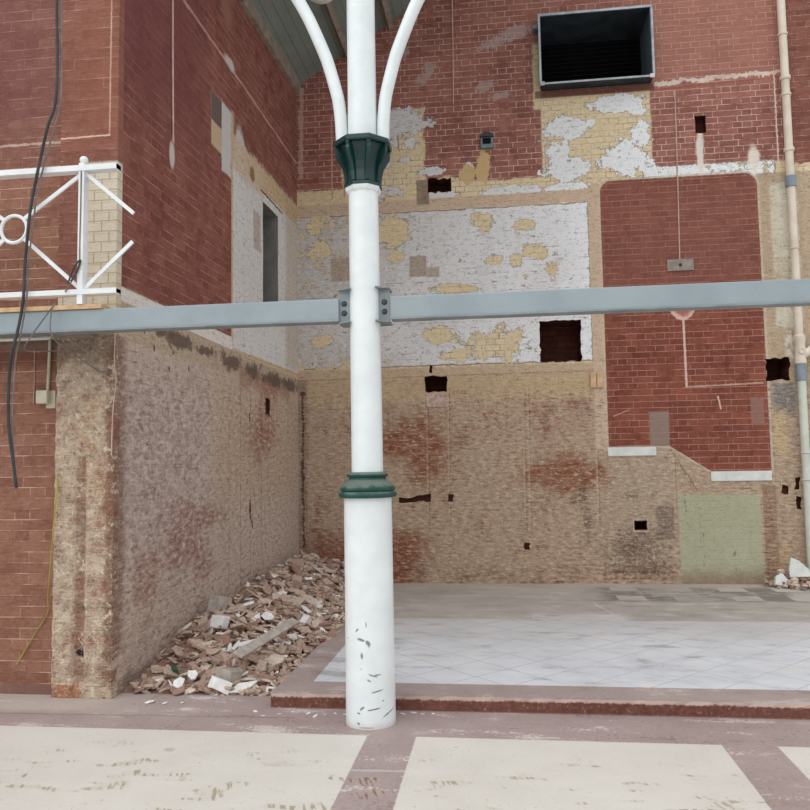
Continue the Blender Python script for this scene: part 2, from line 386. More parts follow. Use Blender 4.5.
    g.over((196, 150, 128), g.line(x, z, -2.23, 5.3, -2.23, 6.45, .010, nC*.02)); g.over((196, 150, 128), g.line(x, z, -2.06, 5.3, -2.06, 6.4, .010, nC*.02))
    g.over((196, 170, 150), g.line(x, z, -2.67, 5.6, -2.66, 6.9, .03, nB*.2)*.7)
    # green distemper and its surround at the lower right
    grn = g.mix((166, 166, 136), (186, 185, 158), (nA*1.5+nB+.5).clamp())
    zt = 1.22 + (x-2.2)*-.02
    gm = ((x - 2.675).abs() - .495 + w2*.4).max(z - zt + w2*.5)
    g.over(grn, gm.ss(.02, -.02)); g.over((112, 98, 78), gm.ss(.02, -.02)*(nB*.9+nV*1.2+nC*.6).ss(.16, .28)*.6); g.over((208, 206, 190), gm.ss(.02, -.02)*(nB*.9+nA+nC*.6).ss(-.14, -.28)*.5)
    g.over((140, 112, 94), gm.ss(.02, -.02)*(z + w3*1.5).ss(.36, .12)*.75)
    g.over((96, 76, 60), g.line(x, z, 2.12, 1.78, 2.42, 1.26, .006, nC*.05)*.8)
    rb = g.box(x, z, 3.20, 3.36, .1, 1.32, w2*.5, .015); g.over((150, 118, 96), rb*.8)
    rw = g.box(x, z, 3.32, 3.72, -.1, 2.3, w2, .03)
    g.over((80, 56, 42), rw*(nB*1.2 + nC*1.1 - (z-.9)*.10).ss(.26, .36)*.9)
    g.over((200, 168, 112), g.box(x, z, 3.36, 3.52, .1, .6, w3, .05)*(nB+nC).ss(-.05, .1)*.8)
    g.over((128, 112, 98), g.box(x, z, 1.90, 2.12, .66, 1.09, w3*.9, .02)*.8)
    g.over((74, 46, 36), g.box(x, z, 1.36, 1.50, .4, 1.3, None, .02)*(nC*1.2+nB).ss(.22, .3)*.8)
    # beyond the pipe
    bey = (x - 3.78).ss(-.01, .01); redr, _ = red_brick(g, x, z, nA, nB, (114, 70, 60), (152, 100, 86), vis=.05)
    g.over(redr, bey*(z + w3).ss(5.38, 5.42))
    # darker strip and line down the corner
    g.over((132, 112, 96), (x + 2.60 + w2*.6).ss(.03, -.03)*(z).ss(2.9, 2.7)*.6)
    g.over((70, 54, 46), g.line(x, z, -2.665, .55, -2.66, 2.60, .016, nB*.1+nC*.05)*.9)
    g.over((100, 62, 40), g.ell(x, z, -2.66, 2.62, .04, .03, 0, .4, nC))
    redm = (upr*(1.0 - notr)).max(panel).max(bey*(z+w3).ss(5.38, 5.42))*(1.0-wh); gmask = gm.ss(.02, -.02)
    grain(g, x, z, .45, mask=1.0 - redm*.82 - gmask*.5)
    low = (1.0-gmask*.85)* (z).ss(2.7, 2.5)*(1.0-panel); nT = g.noise(1, 4, .7, g.vec(x*12+z*7, 6.0, z*34)); g.over((96, 62, 50), low*nT.ss(.02, .13)*(nA*1.6+nB*1.6+.45).clamp()*.9); g.over((214, 196, 174), low*nT.ss(-.03, -.14)*(.55 - nA*1.5).clamp())
    g.bump(nS*.30 + nC*.25 - mo*.25 + wh*.5 + panel*-.15 + nB*.4 - nT*low*.6)
    return g.done(.55, .02)

def mat_side():
    g = G('side_wall_layers', .88, .2); s, z = g.x, g.z
    nA = g.noise(1.2, 5, .6); nB = g.noise(5, 6, .65); nC = g.noise(22, 4, .6)
    nS = g.noise(1, 5, .65, g.vec(s*4.0, 0.0, z*20.0)); nV = g.noise(1, 4, .6, g.vec(s*9.0, 3.0, z*.8)); nD = g.noise(1, 5, .6, g.vec(s*9+z*5.0, 0.0, z*9.0-s*3.0), 1.0)
    w1 = nA*.3+nB*.16; w2 = nB*.07+nC*.03; w3 = nB*.16+nC*.08; flake = nA*.9+nB*1.1+nC*.35
    tint, mo = g.bricks(s, z)
    g.base(g.mix((176, 154, 139), (214, 197, 183), (nA*1.2+nB*.8+.45).clamp()))
    g.over(g.mix((152, 130, 121), (214, 198, 189), (nD*2.6+nC*.6+.5).clamp()), g.box(s, z, .03, 1.7, .9, 2.45, w1*2.2, .4)*.8)
    g.over((144, 86, 72), (nA*1.3+nB*.8+nS*.5).ss(.12, .5)*.6); g.over((120, 72, 60), g.box(s, z, -.1, .16, .3, 2.7, w1*.8, .06)*.6)
    g.over((96, 66, 54), (nS*1.1+nC*.7+nB*.3).ss(.30, .46)*.6); g.over((110, 84, 72), mo*(nB+nA*.6).ss(-.05, .25)*.5)
    g.over((206, 190, 172), (nS*1.1-nB*.7).ss(.14, .4)*.4)
    g.over((186, 160, 132), g.box(s, z, 1.9, 4.9, 1.3, 2.6, w1*1.4, .3)*.5)
    for q in (2.29, 2.62, 2.93, 3.3):
        g.over((110, 86, 72), g.line(s, z, q, .4, q, 2.5, .008, nC*.03)*(nV+.6).clamp()*.8)
    bt = 2.92 - s*.022
    band = (z - bt).ss(.012, -.012)*(z - (2.63 - s*.01) + w2*.5).ss(-.02, .02)
    g.over((186, 166, 144), band); g.over((98, 76, 62), band*(nB*1.2+nA+nC*.3).ss(.06, .22)*(s-.5).ss(0, .3)*.85)
    g.over((138, 82, 66), g.box(s, z, 2.6, 4.4, 2.5, 2.72, w1*1.3, .08)*(nB+.5).clamp()*.9)
    g.over((150, 66, 52), g.box(s, z, 3.1, 3.9, 1.9, 2.6, w1*1.4, .15)*(nB+nC).ss(-.1, .15)*.6)
    # white and cream above
    cream = g.mix((196, 170, 132), (214, 190, 158), (nA+nB+.5).clamp()); cream = g.mix(cream, (140, 112, 90), mo*(nB*1.2).ss(-.2, .2)*.7)
    g.over(cream, (z-bt).ss(0, .012))
    white = g.mix((206, 202, 198), (230, 229, 227), (nA+.5).clamp()); white = g.mix(white, (150, 140, 130), mo*(nB*1.4).ss(-.1, .3)*.45)
    g.over(white, g.box(s, z, 2.40, 5, 2.9, 4.93, w2, .015)*(z-bt).ss(0, .02)*(flake+.3-(s-3.6)*.02).ss(-.03, .03))
    g.over((104, 88, 78), g.box(s, z, 2.45, 4.7, 2.95, 4.95, None, .02)*(nB*.9+nC*1.1).ss(.17, .24)*.8)
    red, _ = red_brick(g, s, z, nA, nB, (116, 68, 60), (154, 99, 86), mort=(196, 156, 146), vis=.04, vert=.3)
    red = g.mix(red, (112, 62, 66), g.box(s, z, -.3, 1.6, 4.6, 6.6, w1*2.0, .5)*.6)
    g.over(red, ((z - (3.03 - s*.01)).ss(-.01, .01)*(s + nC*.02).ss(2.36, 2.34)*(z+w2).ss(9, 5.5).max(0.0)).max((z - 5.22 + w3*1.3).ss(-.03, .03)*(s).ss(2.3, 2.5)).max((z-5.45).ss(0, .02)))
    g.over((232, 228, 222), (z-bt).ss(0, .012)*(z-(3.03-s*.01)).ss(.01, -.01)*(s).ss(2.4, 2.36)*(nA+nB*.6+.4).ss(-.1, .15)*.85)
    # torn patch and vertical strip at the edge of the red
    pm = g.box(s, z, 1.80, 2.40, 4.86, 5.42, w2*.8, .015); g.over((200, 176, 148), pm)
    g.over((112, 96, 92), g.box(s, z, 1.80, 2.08, 5.12, 5.42, w2*.6, .015)); g.over((204, 200, 196), g.box(s, z, 2.08, 2.34, 4.7, 5.42, w3*.7, .02)*(flake+.2).ss(-.02, .02))
    g.over((204, 200, 196), g.ell(s, z, 2.62, 5.12, .13, .26, .2, .3, flake*1.2))
    g.over((206, 180, 150), g.line(s, z, 2.38, 2.96, 2.37, 4.9, .022, nC*.03)); g.over((208, 186, 158), g.box(s, z, 2.4, 3.4, 4.84, 5.2, w3, .04)*.8)
    g.over((90, 58, 46), g.line(s, z, 3.3, 4.92, 4.15, 4.90, .012, nC*.04)); g.over((150, 112, 84), g.ell(s, z, 3.0, 5.0, .08, .09, 0, .3, nB))
    g.over((178, 160, 146), g.box(s, z, 3.04, 3.28, 4.15, 4.6, w2, .02)*.8); g.over((180, 152, 124), g.box(s, z, 4.25, 4.9, 2.9, 5.2, w1, .1)*.5)
    g.over((212, 172, 160), g.line(s, z, .2, 5.99, 4.8, 5.82, .016, nB*.05+nC*.03)*(nA+nB+.75).clamp()*.85); g.over((206, 196, 190), g.ell(s, z, 2.3, 5.95, .14, .06, 0, .4, nB*2))
    g.over((206, 196, 190), g.ell(s, z, .93, 4.40, .05, .13, 0, .3, nB)); g.over((150, 108, 92), g.ell(s, z, 2.2, 6.5, .14, .2, .4, .5, nB))
    g.over((220, 210, 204), (nC*1.3+nB*.8).ss(.44, .5)*(z-3).ss(0, .1)*(s).ss(2.4, 2.3)*.6)
    g.over((72, 40, 34), g.ell(s, z, 2.92, 1.17, .035, .10, 0, .3, nC*1.2)); g.over((72, 40, 34), g.ell(s, z, 2.98, 1.02, .02, .06, .3, .3, nC)); g.over((72, 40, 34), g.ell(s, z, 2.9, 2.2, .02, .05, 0, .3, nC))
    g.over((110, 52, 42), g.box(s, z, 3.42, 3.62, 2.24, 2.47, w2, .012)*(nC+.6).clamp())
    g.over((118, 98, 84), g.box(s, z, -.1, 5, -.2, .12, w3, .05)*.6)
    grain(g, s, z, .45, mask=1.0 - (z-3.03).ss(0, .03)*(s).ss(2.37, 2.34)*.85 - (z-5.25).ss(0, .05)*(s).ss(2.34, 2.38)*.7)
    low = (z).ss(2.6, 2.4); nT = g.noise(1, 4, .7, g.vec(s*9+z*6, 6.0, z*24-s*4)); g.over((104, 72, 62), low*nT.ss(.02, .14)*(nA*1.5+nB*1.5+.45).clamp()*.8); g.over((222, 206, 194), low*nT.ss(-.03, -.14)*.45)
    g.over((138, 84, 70), g.ells(s, z, ((1.2, 1.0, .4, .25), (1.6, .75, .25, .2), (.5, .8, .2, .3), (1.5, 1.15, .5, .1), (3.3, 2.0, .5, .3)), nA*3.0+nB*2.5, .5)*(nT*4.0+.6).clamp()*.7)
    g.over((96, 78, 68), g.ells(s, z, ((.75, 2.80, .10, .06), (1.05, 2.78, .32, .07), (1.7, 2.76, .2, .05), (2.4, 2.74, .3, .08), (3.0, 2.72, .25, .07), (3.7, 2.70, .4, .08), (4.4, 2.70, .3, .08)), nB*4.0+nC*1.5, .35)*.85); g.over((70, 52, 44), g.ells(s, z, ((.2, 2.78, .015, .03), (.45, 2.76, .012, .03), (.62, 2.64, .012, .03), (.9, 2.5, .012, .02), (1.3, 2.55, .012, .03)), nC, .3))
    g.bump(nD*1.2 + nS*.3 + nC*.3 - mo*.25 + nB*.5 - nT*low*1.0)
    return g.done(.6, .022)

def mat_front():
    g = G('street_face_red_brick', .85, .25); x, z = g.x, g.z
    nA = g.noise(.9, 5, .6); nB = g.noise(4.5, 6, .65); nC = g.noise(24, 4, .6); nS = g.noise(1, 3, .6, g.vec(x*4.0, 0.0, z*13.0))
    red, mo = red_brick(g, x, z, nA, nB, (126, 84, 69), (160, 116, 96), mort=(216, 182, 164), vis=.02, vert=.35)
    g.base(red); g.over((112, 62, 66), g.box(x, z, -9, -3.3, 4.2, 6.5, nA*.6+nB*.3, .5)*.6)
    grain(g, x, z, .1)
    g.over((216, 194, 178), g.line(x, z, -9, 4.17, -2.8, 4.19, .010, nC*.03)*(nB+.7).clamp()*.8)
    g.over((196, 172, 158), (nC+nB*.8).ss(.4, .52)*.5)
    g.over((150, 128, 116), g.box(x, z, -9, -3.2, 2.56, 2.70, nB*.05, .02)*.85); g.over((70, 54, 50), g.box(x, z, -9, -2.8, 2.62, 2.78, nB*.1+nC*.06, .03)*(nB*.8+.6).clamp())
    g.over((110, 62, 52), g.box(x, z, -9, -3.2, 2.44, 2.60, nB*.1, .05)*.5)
    g.over((120, 96, 90), g.box(x, z, -9, -2, -.1, .07, nB*.08, .02)*.6)
    g.bump(nC*.25 - mo*.4 + nB*.3)
    return g.done(.5, .015)

def mat_pilaster():
    g = G('pilaster_stripped_and_painted', .88, .2); x, z = g.x, g.z          # x from 0 (left edge) to .46
    nA = g.noise(1.6, 5, .6); nB = g.noise(7, 6, .68); nC = g.noise(30, 4, .6)
    tint, mo = g.bricks(x+.02, z, .24, .0795, .006)
    c = g.mix((162, 138, 120), (220, 201, 176), (nB*2.0+nC*1.4+.5).clamp()); g.base(c)
    g.over((148, 96, 78), (nA*1.2+nB*1.0+nC*.7).ss(.02, .25)*.75); g.over((186, 196, 172), (g.noise(3.1, 4, .6, g.vec(x*3, 7.0, z*2))+nC*.25).ss(.12, .22)*.75)
    g.over((90, 66, 54), (nB+nC*1.1).ss(.26, .4)*.85); g.over((226, 206, 186), ((z*(1/.0795)).frac()-.5).abs().ss(.44, .5)*(nC*1.0+nB*1.0+.05).ss(-.1, .2)*.7)
    g.over((206, 180, 138), g.box(x, z, .20, .46, 1.4, 2.5, nB*.3, .06)*(nB+nC).ss(-.05, .2)*.5)
    g.over(g.mix((112, 62, 52), (140, 84, 70), (tint*.6+nB+.2).clamp()), g.box(x, z, .17, .245, .1, 1.75, nB*.02, .01)*(nB*1.1+nA+.5).clamp())
    g.over((190, 168, 152), g.box(x, z, .12, .40, 2.2, 2.5, nB*.2, .05)*.7); g.over((104, 84, 74), g.box(x, z, -.1, .5, 2.45, 2.66, nB*.25, .05)*(nB+.5).clamp())
    g.over((40, 32, 30), g.ell(x, z, .215, .32, .03, .03, 0, .3, nC)); g.over((170, 108, 76), g.box(x, z, -.1, .24, -.1, .1, nB*.1, .02)*.8)
    g.over((120, 80, 60), g.box(x, z, .40, .5, .1, 2.5, nB*.16, .03)*.7)
    red, mo2 = red_brick(g, x-.1, z, nA*.6, nB*.6, (124, 78, 67), (156, 106, 92), mort=(212, 178, 162), vis=-.05, vert=.35)
    red = g.mix(red, (162, 108, 84), g.box(x, z, .2, .5, 4.2, 6.4, nA*.6, .3)*.4)
    g.over(red, (z+nC*.02).ss(2.68, 2.72))
    wp = g.box(x, z, .21, .50, 2.70, 3.98, nB*.03, .012).max(g.box(x, z, -.1, .5, 2.66, 2.98, nB*.06, .02))
    wc = g.mix((206, 186, 150), (222, 216, 204), (nA*1.2+nB*1.2+.6).clamp()); wc = g.mix(wc, (160, 140, 112), mo2*.6)
    g.over(wc, wp)
    g.over((232, 196, 180), g.line(x, z, .395, 4.18, .40, 5.6, .006, nC*.02)*(nB+.7).clamp()*.8); g.over((232, 196, 180), g.line(x, z, -.1, 4.18, .40, 4.185, .006, nC*.02))
    low = (z).ss(2.72, 2.64)
    grain(g, x, z, .5, mask=low*.9+.08)
    nF = g.noise(26, 4, .75); nH = g.noise(8, 4, .7, g.vec(x, 4.0, z)); g.over((234, 218, 192), low*(nF+nH).ss(.05, .2)*.7); g.over((184, 198, 176), low*nH.ss(.09, .16)*(nF+.5).clamp()*.5); g.over((150, 92, 72), low*nH.ss(-.03, -.12)*(nF+.6).clamp()*.6); g.over((96, 66, 54), low*(nF+nH*.5).ss(-.08, -.2)*.75)
    g.bump(nF*low*1.2)
    g.bump((nB*1.4+nC*.8)*low - mo*.3 + nC*.15)
    return g.done(.75, .022)

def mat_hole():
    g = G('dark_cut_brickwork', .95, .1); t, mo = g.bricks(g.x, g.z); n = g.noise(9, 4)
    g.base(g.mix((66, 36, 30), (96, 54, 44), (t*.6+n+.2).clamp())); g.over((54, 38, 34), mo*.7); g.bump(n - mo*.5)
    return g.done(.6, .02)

def mat_floor():
    g = G('terrazzo_floor', .55, .35); x, y = g.x, g.y
    nA = g.noise(.7, 5, .6); nB = g.noise(4, 6, .65); nC = g.noise(40, 3, .6); sp = g.vor(90, out='Color'); st = g.noise(1, 5, .65, g.vec(x*1.5, y*5.0, 0.0))
    cream = g.mix((197, 191, 183), (223, 219, 211), (nA+nB*.7+nC*.5+.5).clamp()); g.base(cream)
    pur = g.mix((146, 128, 126), (178, 162, 158), (nA+nB*.8+nC*.8+.5).clamp())
    m = (y - (4.845 + nC*.006)).ss(-.006, .006).max(g.box(x, y, -.865, -.565, -30, 5, nC*.004, .005)).max(g.box(x, y, 1.215, 1.522, -30, 5, nC*.004, .005))
    pass
    g.over(pur, m)
    g.over((214, 202, 196), m*(nB*1.1+st*1.2+nA*.5).ss(.12, .42)*.55)
    g.over((128, 104, 98), m*(st+nC*.6+nB*.4).ss(.22, .4)*.5); g.over((196, 186, 176), m*(x+2.0).ss(0, -1.5)*(y-5.05+nB*.2).ss(0, .2)*.7)
    g.over((104, 76, 70), g.line(x, y, -3.6, 5.08, -1.4, 5.14, .006, nB*.03)*m*.6)
    # muddy boot prints: bands of short tread marks
    tread = g.noise(1, 2, .5, g.vec(x*42+y*14.0, y*7.0, 0.0)); clus = g.noise(1, 3, .5, g.vec(x*3.6, y*9.0, 0.0)); rowm = g.box(x, y, -6, 4, 3.55, 4.52, nB*.4, .15)
    g.over((148, 132, 98), clus.ss(.06, .15)*tread.ss(.0, .08)*rowm*.75)
    g.over((176, 166, 146), clus.ss(.03, .15)*(nB).ss(-.1, .2)*rowm*.45)
    g.over((116, 66, 50), m*clus.ss(.04, .12)*tread.ss(.0, .12)*g.box(x, y, -.87, -.56, 3.9, 4.3, None, .05)*.8)
    g.over((190, 180, 164), (st*1.2+nB*.6).ss(.16, .42)*.45); g.over((110, 102, 94), (nC*1.1+nB*.6).ss(.17, .26)*.4); g.over((226, 218, 212), m*(st*1.2+nC*.5).ss(.10, .2)*.5); g.over((116, 92, 88), m*(st*1.2+nC*.7).ss(-.12, -.24)*.5)
    g.over((216, 210, 204), g.line(x, y, -1.4, 4.28, .9, 4.36, .014, nB*.04)*.4)
    rg = (nB*.4 + .5).clamp()
    g.bump(nC*.25+nB*.15)
    return g.done(.2, .006)

def mat_platform():
    g = G('raised_bay_floor', .6, .35); x, y, z = g.x, g.y, g.z
    nA = g.noise(.8, 5, .6); nB = g.noise(4, 6, .65); nC = g.noise(40, 3, .6); st = g.noise(1, 5, .65, g.vec(x*1.3, y*5.0, 0.0))
    pur = g.mix((146, 130, 127), (178, 164, 159), (nA+nB*.8+nC*.6+.5).clamp()); g.base(pur)
    tile = g.mix((184, 187, 192), (230, 233, 238), (nA*1.3+nB*.8+st*1.0+.5).clamp()); tile = g.mix(tile, (166, 160, 156), (st*1.3+nC*.5+nB*.5).ss(.12, .4)*.5)  # bluish white paints the sky's reflection into the tile colour
    tile = g.mix(tile, (176, 166, 158), (y+nB*.6).ss(6.3, 8.2)*.45)
    p = .33
    a = ((x+y*1.0)*(1/p/1.414)).frac(); b = ((x-y*1.0)*(1/p/1.414)).frac()
    jl = ((a-.5).abs()).max((b-.5).abs()).ss(.478, .494)
    tile = g.mix(tile, (128, 134, 144), jl*(nB*1.4+nA*1.4+.45).clamp()*.95)
    tm = g.box(x, y, -1.395, 9, 5.635, 9.0, nC*.006, .006); g.over(tile, tm)
    gy = g.mix((152, 148, 142), (194, 188, 181), (nA*1.2+nB*.8+st*.4+.5).clamp())
    yb = 7.93 + g.box(x, y, .25, 1.15, -20, 20, None, .01)*.3
    gm = (y - yb + nB*.06).ss(-.02, .02)*(1.0 - g.box(x, y, -9, -1.6, 0, 20, nB*.3, .1)*.5)
    g.over(gy, gm); g.over((198, 190, 182), g.line(x, y, -1.4, 7.93, .3, 7.95, .022, nB*.05+nC*.02)*.9); g.over((206, 198, 190), g.line(x, y, 1.12, 7.95, .95, 8.9, .015, nB*.08)*.8)
    g.over((206, 200, 192), gm*g.box(x, y, .25, 1.2, 7.9, 8.35, nB*.1, .03)*(nC+nB).ss(-.05, .15)*.6)
    chk = (((x*1.6).frac()-.5).max(((y*1.6).frac()-.5)*-1.0)).ss(-.02, .02)
    g.over((108, 104, 100), gm*g.box(x, y, 1.1, 3.2, 9.0, 10.0, nB*.3, .1)*(nB*.8+nA+.12).ss(-.03, .1)*chk*.75); g.over((200, 198, 192), gm*g.box(x, y, 1.1, 3.4, 9.2, 10.1, nB*.2, .1)*(1.0-chk)*(nA+.1).ss(-.05, .1)*.5)
    g.over((190, 178, 164), (y+nB*.35).ss(9.75, 10.15)*.6); g.over((216, 208, 200), (st*1.1+nB*.6+nC*.3).ss(.06, .2)*.4); g.over((112, 98, 92), (st*1.1+nB*.6+nC*.3).ss(-.08, -.24)*.4)
    # broken riser: rust-red body under a pale worn nosing
    front = (z).ss(.0995, .0975)*(y).ss(5.40, 5.38)
    rc = g.mix((88, 52, 44), (130, 86, 74), (nC*1.4+nB+.5).clamp()); rc = g.mix(rc, (186, 150, 136), (g.noise(70, 2, .6)+nC*.6).ss(.12, .25)*.5)
    g.over(g.mix((176, 152, 142), (196, 172, 160), (nB+.5).clamp()), front); g.over(rc, front*(z+nB*.035+nC*.03).ss(.084, .070)); g.over((160, 130, 120), front*(z+nB*.008).ss(.010, .002)*.7)
    g.bump(nC*.3+nB*.2+front*nC*1.5)
    return g.done(.3, .008)

def mat_paint_column():
    g = G('white_gloss_iron_paint', .28, .5); x, y, z = g.x, g.y, g.z
    n = g.noise(6, 4); g.base(g.mix((226, 233, 234), (235, 242, 243), n.ss(-.2, .2)))
    nB = g.noise(40, 3)
    fr = y.ss(0, -.02)
    for cx_, cz_, ru, rv, ro in ((-.035, .552, .022, .009, -.3), (.016, .525, .012, .024, .3), (-.025, .452, .008, .018, 0), (-.057, .607, .005, .018, -.7), (.004, .645, .003, .012, 0), (.040, .330, .022, .005, -.35), (.072, .332, .018, .005, .1), (.018, .300, .016, .004, -.5), (.068, .232, .032, .005, .22), (-.026, .130, .020, .008, .7), (.040, .122, .040, .005, .12), (-.052, .098, .010, .005, -.3), (-.054, .035, .009, .009, .2), (-.005, .012, .045, .004, 0), (.125, .085, .035, .004, .6), (.10, .17, .006, .004, .2), (-.125, .55, .004, .004, 0), (-.03, .37, .006, .004, -.6)):
        g.over((104, 124, 114), g.ell(x, z, cx_, cz_, ru, rv, ro, .35, nB*2.0)*fr*.9)
    g.over((200, 196, 184), (z + nB*.03).ss(.05, .0)*.6)
    return g.done()

m_back, m_side, m_front, m_pil, m_hole = mat_back(), mat_side(), mat_front(), mat_pilaster(), mat_hole()
m_floor, m_plat, m_white = mat_floor(), mat_platform(), mat_paint_column()
m_green = simple('dark_green_gloss', (4, 46, 44), (10, 58, 54), 8, .3, .5, 0, .05)
def mat_dusty_green():
    g = G('green_paint_under_dust', .5, .4); n = g.noise(14, 5, .6); geo = g.nt.nodes.new('ShaderNodeNewGeometry'); sp = g.nt.nodes.new('ShaderNodeSeparateXYZ')
    g.nt.links.new(geo.outputs['Normal'], sp.inputs[0]); up = E(g, sp.outputs[2])
    g.base(g.mix((22, 66, 58), (34, 84, 74), n.ss(-.2, .2))); g.over((122, 128, 120), (up + n*1.4).ss(.25, .85)*.65)
    return g.done()
m_dgreen = mat_dusty_green()
m_steel = simple('galvanised_blue_grey', (146, 158, 164), (156, 168, 173), 3, .5, .4, .15, .05)
m_steeld = simple('grey_zinc_plate', (128, 138, 142), (150, 158, 160), 5, .5, .4, .2, .05)
m_bolt = simple('dark_bolt_steel', (48, 50, 54), (76, 78, 82), 20, .5, .5, .5)
m_rail = simple('white_powder_coat', (226, 230, 232), (238, 242, 243), 8, .35, .5, 0, .03)
m_black = simple('black_rubber', (44, 44, 48), (64, 64, 68), 10, .5, .4)
m_void = simple('matt_black', (10, 10, 12), (16, 16, 18), 10, .8, .2)
m_duct = simple('black_duct_lining', (40, 47, 52), (62, 70, 75), 5, .55, .4)
m_zinc = simple('galvanised_flange', (150, 160, 166), (186, 194, 198), 9, .45, .5, .2)
m_zincd = simple('blue_grey_sheet', (96, 112, 120), (120, 136, 142), 5, .5, .4, .2)
m_timber = simple('raw_pine', (196, 160, 122), (218, 186, 148), 12, .7)
m_plaster = simple('old_white_plaster', (206, 212, 208), (226, 228, 222), 9, .85, .2, 0, .3)
m_grey = simple('grey_cement', (136, 128, 120), (164, 154, 144), 14, .9, .2, 0, .5)
m_pvc = simple('aged_cream_pvc', (214, 200, 180), (228, 218, 202), 4, .45, .4)
m_pvc2 = simple('pale_grey_green_pvc', (200, 206, 194), (216, 220, 208), 4, .45, .4)
m_pvcb = simple('blue_grey_coupling', (128, 140, 150), (148, 158, 166), 4, .5, .4)
m_con = simple('pinkish_conduit', (184, 150, 138), (206, 176, 164), 8, .6)
m_jbox = simple('pale_box_plastic', (186, 180, 156), (204, 198, 176), 8, .5)
m_yellow = simple('yellow_cable_sheath', (146, 140, 50), (176, 168, 70), 8, .5)
m_greyc = simple('grey_cable_sheath', (112, 104, 100), (136, 126, 120), 8, .6)
m_pink = simple('pinkish_mortar', (170, 142, 128), (212, 188, 172), 22, .9, .2, 0, .6)
def mat_boards():
    g = G('painted_roof_boards', .7, .3); n = g.noise(3, 4); l = (g.x*(1/.11)).frac(); j = (l-.5).abs().ss(.46, .49)
    g.base(g.mix((116, 124, 118), (136, 144, 137), (n*1.4+.5).clamp())); g.over((84, 90, 86), j*.8); g.bump(-j); return g.done(.5, .01)
m_boards = mat_boards()
m_purlin = simple('weathered_timber', (132, 122, 110), (158, 146, 132), 8, .8)

# ------------------------------------------------------------------ setting
YB = 10.26; XL0, YL0 = -2.84, 5.45; XL1 = -2.725
# lower floor
bm = bmesh.new(); add_box(bm, -12, 12, -9, 5.6, -.2, 0)
setp(obj('floor', bm, m_floor), kind='structure')
# raised bay floor: a platform with a cracked nosing, and a ramp under the rubble at its left
bm = bmesh.new()
R = random.Random(3); N = 160; x0, x1 = -1.62, 9.0
tp, md, bt = [], [], []
for i in range(N+1):
    x = x0+(x1-x0)*i/N; j = R.uniform(-.006, .006)
    tp.append(bm.verts.new((x, 5.335+.004*math.sin(i*2.1), .10))); md.append(bm.verts.new((x, 5.330+R.uniform(-.004, .004), .074+j))); bt.append(bm.verts.new((x, 5.338+j*.5, -.02)))
bk = [bm.verts.new((x0+(x1-x0)*i/N, 10.6, .10)) for i in range(N+1)]
for i in range(N):
    bm.faces.new((bt[i], bt[i+1], md[i+1], md[i])); bm.faces.new((md[i], md[i+1], tp[i+1], tp[i])); bm.faces.new((tp[i], tp[i+1], bk[i+1], bk[i]))
va = [bm.verts.new(c) for c in ((-1.62, 5.9, -.02), (-1.62, 7.2, .10), (-2.95, 5.9, -.02), (-2.95, 7.2, .10), (-2.95, 10.6, .10))]
bm.faces.new((va[0], va[1], va[3], va[2])); bm.faces.new((va[1], bk[0], va[4], va[3]))
bm.faces.new((bt[0], md[0], tp[0], va[1], va[0]))
setp(obj('floor_raised', bm, m_plat), kind='structure')

# back wall
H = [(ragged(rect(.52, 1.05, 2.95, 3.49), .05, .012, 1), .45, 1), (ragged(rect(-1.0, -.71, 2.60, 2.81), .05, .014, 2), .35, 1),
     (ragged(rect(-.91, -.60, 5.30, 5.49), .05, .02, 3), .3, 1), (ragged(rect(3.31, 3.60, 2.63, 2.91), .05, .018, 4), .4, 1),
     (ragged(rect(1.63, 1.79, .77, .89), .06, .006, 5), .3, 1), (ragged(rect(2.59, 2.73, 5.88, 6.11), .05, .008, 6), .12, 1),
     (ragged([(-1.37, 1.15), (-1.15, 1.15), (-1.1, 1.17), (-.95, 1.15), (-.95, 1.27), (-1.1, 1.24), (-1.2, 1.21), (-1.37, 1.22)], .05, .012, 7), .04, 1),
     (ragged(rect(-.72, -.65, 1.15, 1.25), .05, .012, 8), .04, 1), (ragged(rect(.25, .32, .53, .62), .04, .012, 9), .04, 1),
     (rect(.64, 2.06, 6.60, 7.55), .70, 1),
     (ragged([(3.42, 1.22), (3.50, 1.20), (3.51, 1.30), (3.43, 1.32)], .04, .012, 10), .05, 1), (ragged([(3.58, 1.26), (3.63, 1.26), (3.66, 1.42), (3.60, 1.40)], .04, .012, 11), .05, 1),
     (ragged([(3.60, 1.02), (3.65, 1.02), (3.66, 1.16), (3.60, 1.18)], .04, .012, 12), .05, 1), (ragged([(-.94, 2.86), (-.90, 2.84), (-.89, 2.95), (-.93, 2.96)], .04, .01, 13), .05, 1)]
bm = wall_mesh([(-2.9, -.1), (9.0, -.1), (9.0, 9.0), (.6, 9.0), (-2.9, 6.95)], H)
setp(obj('wall_back', bm, [m_back, m_hole], loc=(0, YB, 0)), kind='structure')
# side wall of the bay (left)
LS = math.hypot(XL1-XL0, YB-YL0); ang = math.atan2(YB-YL0, XL1-XL0)
m_jamb = simple('grey_cement_jamb', (118, 116, 112), (134, 132, 128), 6, .9, .2)
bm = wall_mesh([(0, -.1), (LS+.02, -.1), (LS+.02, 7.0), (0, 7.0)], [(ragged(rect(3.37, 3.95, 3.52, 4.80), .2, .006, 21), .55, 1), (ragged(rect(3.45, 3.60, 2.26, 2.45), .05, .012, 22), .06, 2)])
setp(obj('wall_left', bm, [m_side, m_jamb, m_hole], loc=(XL0, YL0, 0)), kind='structure').rotation_euler = (0, 0, ang)
